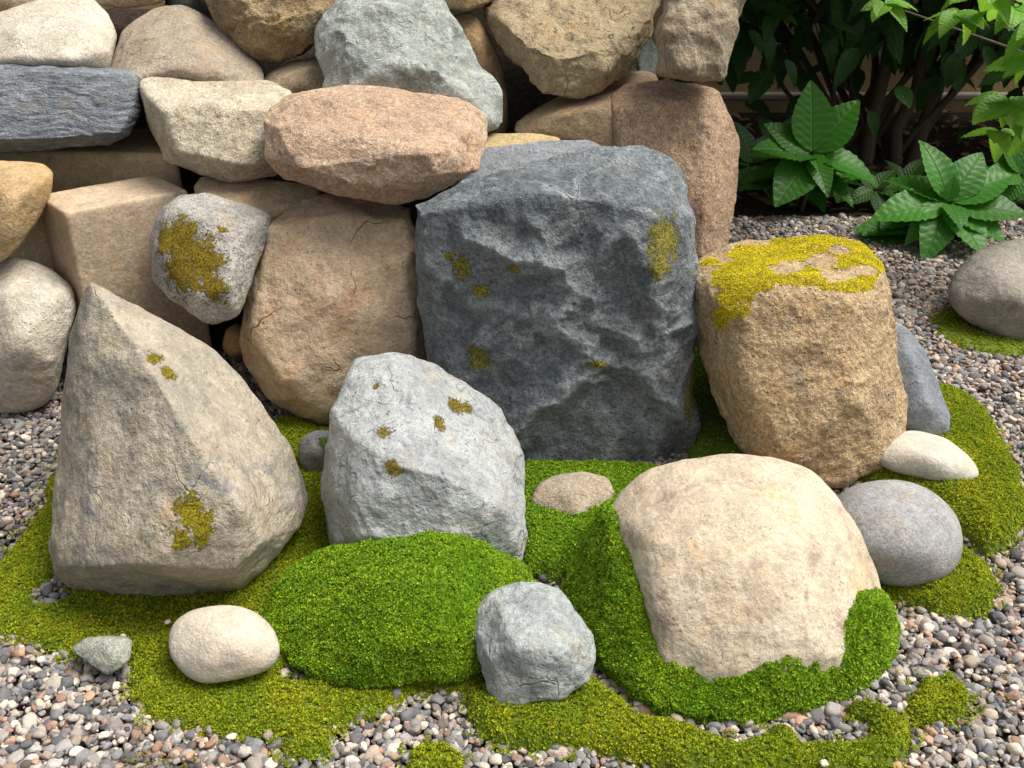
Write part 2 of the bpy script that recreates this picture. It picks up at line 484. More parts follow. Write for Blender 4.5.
# pink slab
rock('rock_slab', 'thick pinkish-brown slab lying across the tan-pink boulder', 'slab',
     [(262,120,-.03),(267,140,-.04),(264,158,-.02),(285,178),(340,196),(395,203),(418,200),(450,184),(478,170),(487,140,.02),(486,118,.02),(470,103,.01),(430,95),(400,92),(345,87),(300,92),(278,104)],
     1.79, 2.0, rock_mat(5, (0.50,0.37,0.265), (0.42,0.30,0.215), (0.28,0.175,0.12), f1=8, c3f=30, c3t=.56, grain=.38, speck=.7, bump=1.4),
     front=[(275,125,-.08),(320,128,-.11),(380,140,-.13),(430,152,-.14),(445,150,-.12),(300,168,-.09),(370,190,-.06),(440,175,-.09)],
     th=.10, level=7, w=.008, amp=.005, freq=10, rid=.002, chips=8, chipd=.006, seed=14, fine=.0025, fac=(.14,.009))
# ochre lichen rock
rock('boulder', 'small grey boulder with a broad mustard lichen crust, behind the pyramid tip', 'boulder',
     [(150,256),(149,235),(157,214),(180,194),(205,192),(235,200),(268,210),(273,220),(262,245),(248,285),(240,318),(215,327),(195,318),(170,300),(153,280)],
     1.68, 1.86, rock_mat(6, (0.42,0.40,0.36), (0.31,0.295,0.26), (0.16,0.15,0.13), grain=.4, speck=.7, bump=1.5, lich=(.33,.235,.018)),
     front=[(168,207,-.05),(205,220,-.08),(230,240,-.08),(228,290,-.06),(160,250,-.05),(195,300,-.04)],
     th=.12, level=6, w=.010, amp=.006, freq=12, chips=6, chipd=.008, seed=21, fine=.002,
     lichen=[(180,240,28,28),(200,262,34,34),(182,272,30,34),(212,290,20,16),(166,240,16,22),(222,228,9,5)])
# tan block
zt = .39
A, B, C_ = G(65,213,zt), G(188,190,zt), G(155,174,zt)
D_ = A + (C_ - B)
blk = [A, B, C_, D_] + [np.array([q[0]*1.0, q[1]*1.0, -.01]) for q in (A, B, C_, D_)]
rock('stone_block', 'squared tan sandstone block with sharp edges standing behind the pyramid boulder', 'stone block', None, 0, 0,
     rock_mat(7, (0.47,0.375,0.27), (0.41,0.32,0.225), (0.28,0.245,0.20), f1=6, c3f=16, c3t=.57, grain=.25, pits=.1, speck=.3, bump=.3),
     pts=blk, level=7, w=.004, amp=.0010, seed=31, fine=.0004)
# olive block behind
zt = .425
A, B, C_, D_ = G(-60,150,zt), G(178,154,zt), G(160,128,zt), G(-60,128,zt)
rock('stone_block', 'long olive-tan squared block lying under the blue-grey slab', 'stone block', None, 0, 0,
     rock_mat(8, (0.56,0.45,0.29), (0.48,0.38,0.24), grain=.2, pits=.1, speck=.2, bump=.6),
     pts=[A, B, C_, D_] + [np.array([q[0], q[1], .02]) for q in (A, B, C_, D_)], level=6, w=.008, amp=.002, seed=32)
# blue slate slab
rock('rock_slab', 'blue-grey layered slate slab at the left edge, on the olive-tan block', 'slab',
     [(-70,66),(-20,62),(60,65),(124,69),(139,76),(140,112),(132,134),(108,145),(60,148),(0,152),(-70,150)],
     2.06, 2.2, rock_mat(9, (0.26,0.28,0.305), (0.18,0.20,0.225), (0.36,0.38,0.39), f1=10, c3f=25, c3t=.53, grain=.35, strata=((0.15,-.25,0),3.5), bump=2.2, speck=.3),
     front=[(-60,72,-.05),(60,72,-.06),(122,76,-.06),(128,110,-.06),(118,132,-.06),(0,140,-.06),(60,138,-.06)],
     th=.12, level=7, w=.006, amp=.005, freq=9, strat=((.1,.25,1),60,.005), chips=6, chipd=.006, seed=41, fine=.002)
# pale boulder upper left
rock('boulder', 'pale whitish rounded boulder at upper left, resting on the blue-grey slab', 'boulder',
     [(-50,50),(-30,22),(10,18),(35,8),(55,-4),(90,-5),(108,12),(118,35),(116,52),(110,72),(60,84),(0,84),(-45,76)],
     2.24, 2.4, rock_mat(10, (0.56,0.51,0.43), (0.48,0.43,0.35), (0.25,0.23,0.21), f1=8, c3f=35, c3t=.6, grain=.22, speck=.6),
     front=[(20,35,-.1),(80,25,-.08),(70,60,-.12),(0,60,-.1),(104,50,-.06)], th=.12, level=6, w=.02, amp=.007, seed=42)
rock('boulder', 'rough brown boulder cut by the top left corner of the picture', 'boulder',
     [(-60,20),(-40,-40),(40,-60),(75,-30),(75,5),(50,30),(0,40),(-50,40)],
     2.5, 2.65, rock_mat(11, (0.33,0.27,0.19), (0.26,0.21,0.145), grain=.35, bump=1.5), front=[(0,0,-.1)], th=.1, level=6, w=.015, amp=.008, seed=43)
rock('boulder', 'broad grey-brown domed boulder between the pale boulder and the overhanging one', 'boulder',
     [(104,78),(110,60),(120,35),(135,18),(152,6),(182,5),(212,18),(240,40),(258,58),(267,78),(262,95),(180,100),(110,95)],
     2.22, 2.46, rock_mat(12, (0.36,0.305,0.235), (0.30,0.25,0.19), (0.22,0.175,0.13), f1=9, c3f=30, grain=.28, speck=.5),
     front=[(150,40,-.08),(200,55,-.1),(130,80,-.08),(230,72,-.07),(175,68,-.12)], th=.12, level=6, w=.022, amp=.008, seed=44, chips=4, chipd=.01)
rock('boulder', 'flat-topped cream boulder between the blue-grey slab and the pinkish-brown slab', 'boulder',
     [(139,84,-.05),(150,77),(200,80),(270,79),(290,90,-.02),(300,110,-.04),(300,160,-.04),(285,178),(240,182),(200,176),(170,163),(155,140),(145,115)],
     1.98, 2.2, rock_mat(13, (0.52,0.465,0.365), (0.43,0.375,0.28), (0.30,0.26,0.18), grain=.35, c3f=40, speck=.5, bump=1.2),
     front=[(150,98,-.1),(165,112,-.13),(230,108,-.13),(285,110,-.13),(180,150,-.09),(240,165,-.08)],
     th=.1, level=7, w=.011, amp=.006, seed=45, chips=6, chipd=.008, fine=.002, fac=(.15,.009))
# dark overhanging boulder top
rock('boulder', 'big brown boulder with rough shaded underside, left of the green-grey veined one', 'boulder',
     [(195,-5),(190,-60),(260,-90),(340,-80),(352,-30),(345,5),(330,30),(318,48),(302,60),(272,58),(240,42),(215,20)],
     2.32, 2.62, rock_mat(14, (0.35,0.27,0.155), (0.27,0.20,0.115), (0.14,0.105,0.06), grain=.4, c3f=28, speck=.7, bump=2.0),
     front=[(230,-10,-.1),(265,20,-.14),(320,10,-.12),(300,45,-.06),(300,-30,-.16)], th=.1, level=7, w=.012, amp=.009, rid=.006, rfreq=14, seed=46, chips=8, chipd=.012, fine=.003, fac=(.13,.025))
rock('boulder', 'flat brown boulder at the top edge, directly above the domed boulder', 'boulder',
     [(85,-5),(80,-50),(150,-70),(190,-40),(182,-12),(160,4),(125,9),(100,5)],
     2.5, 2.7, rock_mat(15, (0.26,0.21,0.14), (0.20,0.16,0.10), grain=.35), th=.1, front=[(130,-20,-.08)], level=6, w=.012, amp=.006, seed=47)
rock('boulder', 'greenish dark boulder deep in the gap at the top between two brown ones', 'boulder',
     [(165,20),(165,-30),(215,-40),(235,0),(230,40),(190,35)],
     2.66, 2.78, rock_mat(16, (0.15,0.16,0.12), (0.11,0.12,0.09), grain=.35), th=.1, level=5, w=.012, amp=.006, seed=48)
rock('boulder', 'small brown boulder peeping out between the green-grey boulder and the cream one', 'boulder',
     [(258,90),(268,72),(295,60),(325,54),(350,60),(350,105),(300,110),(265,105)],
     2.22, 2.36, rock_mat(17, (0.31,0.25,0.165), (0.25,0.20,0.13), grain=.35, speck=.6), front=[(300,80,-.08)], th=.1, level=6, w=.018, amp=.005, seed=49)
# green grey boulder
rock('boulder', 'green-grey veined boulder leaning at the top centre, behind the pink slab', 'boulder',
     [(314,38),(318,26),(335,8),(352,-12),(395,-25),(432,-20),(452,8),(468,36),(490,75),(508,122),(502,136),(470,142),(400,140),(345,125),(328,95)],
     2.07, 2.32, rock_mat(18, (0.36,0.385,0.35), (0.26,0.285,0.26), (0.17,0.20,0.175), f1=9, c3f=20, c3t=.55, veins=.6, vein_col=(.55,.58,.54), cracks=.3, grain=.3, speck=.4, bump=1.6),
     front=[(336,36,-.1),(372,14,-.08),(352,50,-.1),(400,60,-.12),(440,70,-.12),(480,118,-.06),(360,90,-.08)],
     th=.1, level=7, w=.006, amp=.006, freq=9, rid=.004, rfreq=11, chips=12, chipd=.014, seed=50, fine=.002, fac=(.13,.016))
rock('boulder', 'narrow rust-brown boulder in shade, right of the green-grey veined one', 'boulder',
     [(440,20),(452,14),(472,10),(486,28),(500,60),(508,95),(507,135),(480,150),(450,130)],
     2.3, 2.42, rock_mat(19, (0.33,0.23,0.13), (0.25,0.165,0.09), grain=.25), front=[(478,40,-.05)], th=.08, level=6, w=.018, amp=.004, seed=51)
rock('boulder', 'rounded brown boulder end showing at the top edge beside the large tan slab', 'boulder',
     [(425,-10),(440,-50),(490,-50),(500,-12),(490,4),(468,12),(450,10),(436,4)],
     2.36, 2.5, rock_mat(20, (0.36,0.26,0.14), (0.28,0.20,0.11), grain=.3), front=[(465,-15,-.06)], th=.08, level=6, w=.015, amp=.004, seed=52)
# big tan slab
rock('rock_slab', 'large tan slab with a broad flat top and ragged front edge, top centre', 'slab',
     [(484,8),(500,-40),(560,-70),(650,-55),(662,-10),(656,15),(652,38),(625,72),(600,88),(556,101),(540,99),(528,84),(522,62),(508,44),(490,24)],
     2.17, 2.72, rock_mat(21, (0.41,0.335,0.215), (0.35,0.28,0.175), (0.25,0.19,0.11), f1=8, c3f=34, grain=.32, speck=.5, cracks=.5, bump=1.6),
     front=[(500,20,-.10),(524,44,-.14),(560,54,-.17),(595,48,-.17),(640,30,-.12),(650,20,-.09),(545,85,-.04),(600,70,-.10)],
     th=.05, level=7, w=.006, amp=.005, rid=.005, rfreq=16, seed=53, chips=8, chipd=.006, fine=.003, fac=(.10,.016))
rock('boulder', 'low tan boulder under the large slab, left of the standing brown stone', 'boulder',
     [(513,134),(516,120),(535,105),(560,96),(600,80),(640,68),(660,72),(660,140),(612,150),(560,146),(530,143)],
     2.14, 2.42, rock_mat(22, (0.36,0.27,0.17), (0.29,0.215,0.135), (0.25,0.15,0.08), grain=.25, c3f=18), front=[(560,112,-.12),(600,105,-.14),(545,130,-.06)],
     th=.06, level=6, w=.014, amp=.005, seed=54, chips=4, chipd=.008)
rock('boulder', 'small green-grey stone glimpsed between the large slab and the upright stone on top', 'boulder',
     [(636,60),(642,42),(650,38),(658,50),(656,78),(640,80)],
     2.50, 2.58, rock_mat(23, (0.28,0.31,0.29), (0.2,0.23,0.21), grain=.3), th=.05, level=5, w=.008, amp=.004, seed=55)
# standing stone
rock('boulder', 'upright reddish-brown standing stone between the dark slate and the leafy plants', 'boulder',
     [(607,104),(612,92),(624,84,.03),(660,80,.05),(705,84,.04),(718,88,.02),(728,112),(740,140,.02),(737,190,.02),(729,240,.01),(722,290),(718,335),(640,335),(612,290),(606,200)],
     2.08, 2.22, rock_mat(24, (0.40,0.29,0.20), (0.32,0.225,0.155), (0.20,0.175,0.15), f1=7, c3f=14, c3t=.54, grain=.42, speck=.7, gscale=330, bump=1.3),
     front=[(615,108,-.06),(700,100,-.06),(716,140,-.05),(705,200,-.07),(716,185,-.05),(630,200,-.07),(700,290,-.05)],
     th=.09, level=7, w=.012, amp=.006, seed=56, chips=5, chipd=.008, fine=.002)
rock('boulder', 'brown-grey upright stone balanced on top of the reddish standing stone', 'boulder',
     [(650,78),(652,60),(653,30),(664,16),(674,-5),(684,-60),(760,-60),(744,2),(736,25),(737,50),(728,68),(724,84),(700,83),(660,80)],
     2.10, 2.22, rock_mat(25, (0.38,0.32,0.235), (0.29,0.235,0.165), (0.27,0.18,0.085), f1=9, c3f=14, grain=.32, speck=.4, strata=((0,1.3,0.2),.35), bump=1.6),
     front=[(658,35,-.04),(682,20,-.06),(680,70,-.06),(720,60,-.05),(725,10,-.05)], th=.06, level=7, w=.010, amp=.006, seed=57, chips=5, chipd=.008, rid=.003, rfreq=18, fac=(.12,.014))
# slabs behind the slate
rock('rock_slab', 'flat grey slab tucked behind the top of the big dark slate', 'slab',
     [(445,180),(455,165),(487,148),(540,141),(590,139),(606,148),(604,165),(560,185),(480,195)],
     1.84, 2.03, rock_mat(26, (0.23,0.245,0.26), (0.17,0.18,0.195), (.3,.32,.33), grain=.3), th=.05, level=6, w=.008, amp=.003, seed=58, extra=[P(480,230,1.9),P(600,230,1.95)])
rock('rock_slab', 'flat cream-yellow slab showing as a thin strip below the green-grey boulder', 'slab',
     [(470,142),(490,134),(530,134),(560,138),(566,150),(520,160),(475,158)],
     2.00, 2.10, rock_mat(27, (0.46,0.36,0.20), (0.38,0.30,0.17), grain=.2), th=.05, level=5, w=.008, amp=.003, seed=59, extra=[P(490,230,2.02),P(560,230,2.02)])
# left stones
rock('boulder', 'warm yellow-tan boulder at the left edge, sitting on the whitish stone', 'boulder',
     [(-60,190),(-40,162),(0,160),(44,163),(53,174),(50,195),(38,220),(22,245),(0,266),(-40,262)],
     1.80, 1.98, rock_mat(28, (0.50,0.37,0.205), (0.42,0.30,0.16), (0.45,0.37,0.25), grain=.22, speck=.3), front=[(0,180,-.08),(12,200,-.1),(44,178,-.05),(10,235,-.05)],
     th=.1, level=6, w=.013, amp=.005, seed=60, chips=5, chipd=.008)
rock('boulder', 'whitish rounded boulder on the gravel at the left edge, left of the pyramid', 'boulder',
     [(-70,340),(-60,275),(-20,258),(18,257),(55,270),(72,286),(76,310),(70,345),(58,390),(44,408),(15,416),(-30,415),(-60,400)],
     1.74, 1.90, rock_mat(29, (0.52,0.475,0.40), (0.45,0.40,0.325), (0.27,0.24,0.20), f1=8, c3f=14, c3t=.58, grain=.22, speck=.4), front=[(0,290,-.08),(50,300,-.07),(20,345,-.11),(50,365,-.06),(10,390,-.05)],
     th=.12, level=7, w=.020, amp=.006, seed=61, chips=5, chipd=.01)
rock('rock_slab', 'thin flat tan slab wedged under the cream boulder, left of the tan-pink boulder', 'slab',
     [(193,186),(200,176),(250,176),(322,186),(322,196),(290,206),(268,216),(235,206)],
     1.86, 2.02, rock_mat(30, (0.40,0.315,0.21), (0.33,0.255,0.165), grain=.25), th=.06, level=6, w=.006, amp=.003, seed=62, extra=[P(210,270,1.95),P(290,270,1.9)])
rock('boulder', 'small rust-brown stone in the shaded gap below the mustard lichen boulder', 'boulder',
     [(222,348),(226,330),(238,324),(252,335),(252,355),(230,358)],
     1.80, 1.84, rock_mat(31, (0.34,0.23,0.10), (0.27,0.18,0.08), grain=.25), th=.12, level=5, w=.012, amp=.003, seed=63)
# mossy boulder right
MB = rock('boulder', 'big rough ochre-tan boulder with bright yellow-green moss on its flat top', 'boulder',
     [(691,268,-.08),(700,255,-.04),(740,242),(790,235),(825,234),(855,242,-.02),(880,262,-.05),(892,300,-.05),(902,350,-.03),(911,405),(908,440),(895,468),(850,484),(832,487),(790,475),(745,450),(716,400),(700,350,-.03),(690,300,-.06)],
     1.47, 1.80, rock_mat(32, (0.46,0.345,0.205), (0.38,0.275,0.16), (0.31,0.26,0.205), f1=9, c3f=20, c3t=.54, grain=.38, speck=.6, gscale=330, bump=1.8, pits=.5),
     front=[(694,275,-.09),(735,318,-.17),(770,290,-.19),(800,282,-.19),(850,285,-.18),(882,275,-.08),(740,380,-.13),(780,450,-.06),(860,400,-.11),(890,380,-.06),(830,330,-.17),(842,478,-.01)],
     th=.16, level=8, w=.016, amp=.007, freq=8, rid=.004, rfreq=9, chips=6, chipd=.012, seed=70, fine=.003, fac=(.16,.012))
rock('boulder', 'smooth slate-blue wedge leaning behind the right side of the mossy tan boulder', 'boulder',
     [(885,340),(893,323),(905,325),(925,350),(935,375),(951,415),(950,432),(935,439),(900,434),(870,425),(870,370)],
     1.60, 1.72, rock_mat(33, (0.23,0.25,0.27), (0.175,0.19,0.21), grain=.2, speck=.2), front=[(915,370,-.04),(930,405,-.05),(910,415,-.04)], th=.08, level=6, w=.009, amp=.004, seed=71)
rock('pebble', 'pale flat smooth cobble sticking out from under the mossy tan boulder', 'cobble',
     [(872,450),(890,434),(915,430),(945,438),(968,455),(981,474),(976,482),(940,482),(900,474),(880,468)],
     1.455, 1.55, rock_mat(34, (0.50,0.47,0.40), (0.44,0.41,0.345), grain=.12, speck=.1, pits=0, bump=.5), front=[(925,450,-.05)], th=.06, level=6, w=.02, amp=.002, fine=.0003, seed=72)
rock('pebble', 'smooth grey egg-shaped cobble between the cream boulder and the right-hand moss', 'cobble',
     [(832,500),(850,485),(885,479),(915,482),(940,496),(957,517),(963,543),(955,568),(935,582),(905,586),(875,583),(850,570),(835,540)],
     1.185, 1.31, rock_mat(35, (0.29,0.285,0.28), (0.26,0.257,0.255), grain=.3, gscale=500, speck=.1, pits=0, bump=.5), front=[(895,510,-.06),(915,545,-.07),(880,550,-.06)], th=.08, level=6, w=.035, amp=.001, fine=.0002, seed=73)
rock('boulder', 'smooth grey rounded boulder alone on the gravel at the right edge', 'boulder',
     [(948,290),(955,272),(975,250),(1000,240),(1040,236),(1090,255),(1100,300),(1080,345),(1040,349),(1000,340),(965,322),(950,305)],
     2.07, 2.30, rock_mat(36, (0.30,0.275,0.24), (0.25,0.23,0.20), (.17,.155,.14), c3f=25, grain=.25, speck=.3, bump=.8), front=[(1000,270,-.1),(1030,300,-.12),(980,300,-.07)], th=.1, level=6, w=.035, amp=.005, seed=74)
# cream boulder front right
CB = rock('boulder', 'large smooth cream boulder in the right foreground, moss along its lower edge', 'boulder',
     [(606,512,.02),(622,488,.02),(645,468,.01),(680,457),(730,452),(775,455),(808,468),(835,490,.01),(858,522,.02),(874,560,.03),(886,605,.03),(888,645,.02),(850,680),(770,706),(700,710),(660,695),(622,600,.02)],
     .955, 1.27, rock_mat(37, (0.50,0.425,0.325), (0.43,0.36,0.27), (0.29,0.215,0.175), f1=7, c3f=17, c3t=.52, grain=.18, speck=.6, pits=.25, bump=.45, blotch=.75),
     front=[(650,540,-.06),(700,500,-.055),(770,500,-.055),(830,550,-.05),(860,610,-.02),(830,645,-.045),(790,665,-.04),(720,670,-.035),(660,610,-.055),(740,560,-.085)],
     th=.14, level=8, w=.016, amp=.005, freq=8, chips=5, chipd=.006, seed=80)
rock('boulder', 'small blue-grey rounded boulder in the centre foreground between two moss mounds', 'boulder',
     [(470,628),(475,608),(488,592),(510,583),(540,582),(560,590),(575,612),(592,638),(596,660),(588,682),(560,700),(520,707),(498,704),(486,690),(478,655)],
     .945, 1.09, rock_mat(38, (0.33,0.36,0.35), (0.26,0.285,0.28), (0.18,0.20,0.205), f1=14, c3f=30, c3t=.55, grain=.25, speck=.4, cracks=.3, veins=.3),
     front=[(500,610,-.035),(540,605,-.03),(515,645,-.055),(560,650,-.05),(540,680,-.03),(490,660,-.03)], th=.08, level=7, w=.006, amp=.003, freq=18, rid=.001, rfreq=22, chips=6, chipd=.004, seed=81, fac=(.08,.005))
rock('pebble', 'smooth off-white rounded cobble on moss in front of the pyramid boulder', 'cobble',
     [(168,635),(175,618),(195,608),(225,605),(250,608),(272,625),(282,648),(278,667),(262,674),(240,674),(222,682),(205,684),(185,676),(170,655)],
     .985, 1.07, rock_mat(39, (0.56,0.505,0.42), (0.50,0.44,0.36), (0.42,0.35,0.27), c3f=30, grain=.12, speck=.1, pits=0, bump=.6), front=[(215,630,-.03),(250,645,-.03),(210,660,-.025)], th=.05, level=6, w=.02, amp=.002, fine=.0003, seed=82)
rock('stone', 'small angular green-grey stone on gravel, left of the off-white cobble', 'stone',
     [(72,647),(85,638),(110,635),(130,635),(134,642),(131,658),(122,668),(108,675),(92,666),(76,655)],
     1.005, 1.052, rock_mat(40, (0.31,0.32,0.27), (0.23,0.24,0.20), (.15,.15,.13), grain=.35, speck=.5), front=[(105,645,-.014),(112,660,-.012)], th=.03, level=5, w=.003, amp=.002, freq=30, chips=6, chipd=.003, seed=83)
rock('pebble', 'dark grey cobble in the gap between the pyramid and the pale grey-white boulder', 'cobble',
     [(298,455),(302,438),(315,430),(335,432),(345,450),(338,472),(315,476),(302,468)],
     1.52, 1.57, rock_mat(41, (0.20,0.205,0.20), (0.16,0.165,0.16), grain=.2, lich=(.12,.2,.02)), front=[(318,448,-.03)], th=.03, level=5, w=.015, amp=.002, seed=84, lichen=[(325,443,9,9)])
rock('stone', 'small flat brownish stone ringed by moss below the dark slate', 'stone',
     [(528,500),(536,484),(555,475),(585,471),(608,478),(615,492),(606,508),(585,522),(576,533),(560,528),(532,516)],
     1.35, 1.445, rock_mat(42, (0.36,0.30,0.225), (0.29,0.24,0.18), (.2,.165,.12), grain=.32, speck=.6), front=[(570,495,-.03),(575,512,-.025)], th=.04, level=6, w=.008, amp=.003, chips=5, chipd=.004, seed=85)


# ------------------------------------------------------------------ moss
def moss_mat(name, ca, cb, cc):
    g = NG(name); tc = g.n('ShaderNodeTexCoord').outputs['Object']
    geo = g.n('ShaderNodeNewGeometry')
    ri = geo.outputs['Random Per Island']
    big = g.noise(tc, 14, 4, 0.6)
    col = g.mix(g.step(big, 0.36, 0.64), ca, cb)
    col = g.mix(g.math('MULTIPLY', g.step(g.noise(tc, 45, 4, 0.65), 0.56, 0.72), 0.45), col, cc)
    f = g.math('ADD', g.math('MULTIPLY', g.math('POWER', ri, 1.8), 1.5), 0.45)
    cm = g.n('ShaderNodeVectorMath', operation='SCALE'); g.l(col, cm.inputs[0]); g.l(f, cm.inputs['Scale'])
    g.l(cm.outputs[0], g.b.inputs['Base Color'])
    g.b.inputs['Roughness'].default_value = 0.6
    g.b.inputs['Specular IOR Level'].default_value = 0.25
    tr = g.n('ShaderNodeBsdfTranslucent'); g.l(cm.outputs[0], tr.inputs[0])
    ms = g.n('ShaderNodeMixShader'); ms.inputs[0].default_value = 0.45
    g.l(g.b.outputs[0], ms.inputs[1]); g.l(tr.outputs[0], ms.inputs[2]); g.l(ms.outputs[0], g.out.inputs[0])
    return g.m
M_GREEN = moss_mat('deep_green_moss', (0.19, 0.35, 0.013), (0.26, 0.41, 0.016), (0.35, 0.42, 0.02))
M_YEL = moss_mat('yellow_green_moss', (0.36, 0.385, 0.014), (0.25, 0.33, 0.012), (0.43, 0.41, 0.02))
M_DRY = moss_mat('dry_moss', (0.22, 0.20, 0.03), (0.16, 0.18, 0.02), (0.20, 0.14, 0.05))
M_CAP = moss_mat('yellow_cap_moss', (0.72, 0.62, 0.02), (0.60, 0.54, 0.02), (0.78, 0.66, 0.06))  # bright yellow is this moss's own colour

gb = NG('moss_mat'); gb.b.inputs['Base Color'].default_value = (.10, .15, .012, 1); gb.b.inputs['Roughness'].default_value = 1.0; M_BASE = gb.m
def shoots(Pp, Nn, size, rg, leaves=7, lift=0.55):
    """a tiny leafy rosette at each point: returns V, F (quads)"""
    n = len(Pp)
    a = rg.normal(size=(n, 3)); N2 = Nn + a * 0.22; N2[:, 2] += 0.25
    N2 /= np.linalg.norm(N2, axis=1)[:, None]
    T = np.cross(N2, rg.normal(size=(n, 3))); T /= np.linalg.norm(T, axis=1)[:, None] + 1e-9
    B = np.cross(N2, T)
    sz = size * rg.uniform(0.65, 1.35, n)
    Vs = []
    for k in range(leaves):
        up = k >= leaves - 2
        th = 2 * math.pi * k / (leaves - 2) + rg.uniform(-.5, .5, n)
        R = np.cos(th)[:, None] * T + np.sin(th)[:, None] * B
        S = np.cross(N2, R)
        ln = sz * rg.uniform(.75, 1.2, n) * (0.8 if up else 1.0)
        el = (1.15 if up else lift) + rg.uniform(-.25, .25, n)
        D = (np.cos(el) * 1.0)[:, None] * R + np.sin(el)[:, None] * N2
        base = Pp - N2 * (sz * .15)[:, None]
        tip = base + D * ln[:, None] + N2 * (0.12 * ln)[:, None]
        mid = base + D * (ln * .5)[:, None] - N2 * (0.05 * ln)[:, None]
        wd = (ln * .34)[:, None]
        Vs.append(np.stack([base, mid + S * wd, tip, mid - S * wd], 1))
    V = np.stack(Vs, 1).reshape(-1, 3)
    F = np.arange(len(V), dtype=np.int32).reshape(-1, 4)
    return V, F
def inside_rocks(Q, margin=0.006, skip=()):
    m = np.zeros(len(Q), bool)
    for lab, (c, N, D) in ROCKS.items():
        if lab in skip: continue
        near = np.abs(Q - c).max(1) < 0.5
        if near.any():
            s = (Q[near] - c) @ N.T - D
            m[np.where(near)[0][(s.max(1) < -margin)]] = True
    return m
def poly_sd(X, poly):
    """signed distance, positive inside"""
    P0 = np.array(poly); P1 = np.roll(P0, -1, 0)
    dmin = np.full(len(X), 1e9); ins = np.zeros(len(X), bool)
    for a, b in zip(P0, P1):
        e = b - a; wv = X - a
        t = np.clip((wv @ e) / (e @ e), 0, 1)
        dmin = np.minimum(dmin, np.linalg.norm(wv - t[:, None] * e, axis=1))
        c = ((a[1] > X[:, 1]) != (b[1] > X[:, 1])) & (X[:, 0] < (b[0] - a[0]) * (X[:, 1] - a[1]) / (b[1] - a[1] + 1e-12) + a[0])
        ins ^= c
    return np.where(ins, dmin, -dmin)
MOSSPOLY = []
def quads_tris(V4, F4, V3, F3): return V4, F4
def build_moss(label, mat, baseV, baseF, Pp, Nn, size, seed, parent=None, name='moss_patch', org=None):
    rg = np.random.default_rng(seed)
    Vs, Fs = shoots(Pp, Nn, size, rg)
    if baseV is not None:
        V = np.vstack([baseV, Vs]); 
        bf = baseF if baseF.shape[1] == 4 else None
        me = bpy.data.meshes.new(name)
        Fs = Fs + len(baseV)
        m0, k0 = baseF.shape
        me.vertices.add(len(V)); 
        o = np.zeros(3) if org is None else org
        me.vertices.foreach_set('co', (V - o).astype(np.float32).ravel())
        loops = np.concatenate([baseF.ravel(), Fs.ravel()]).astype(np.int32)
        me.loops.add(len(loops)); me.loops.foreach_set('vertex_index', loops)
        st = np.concatenate([np.arange(m0) * k0, m0 * k0 + np.arange(len(Fs)) * 4]).astype(np.int32)
        me.polygons.add(len(st)); me.polygons.foreach_set('loop_start', st)
        me.polygons.foreach_set('material_index', (np.arange(len(st)) < m0).astype(np.int32)); me.materials.append(mat); me.materials.append(M_BASE)
        me.update(calc_edges=True); me.validate()
        mat = None
    else:
        o = np.zeros(3) if org is None else org
        me = mesh_from(name, Vs - o, Fs, smooth=False)
    ob = link(name, me, mat, parent, None if parent else label, None if parent else 'moss')
    ob.location = tuple(o)
    return ob
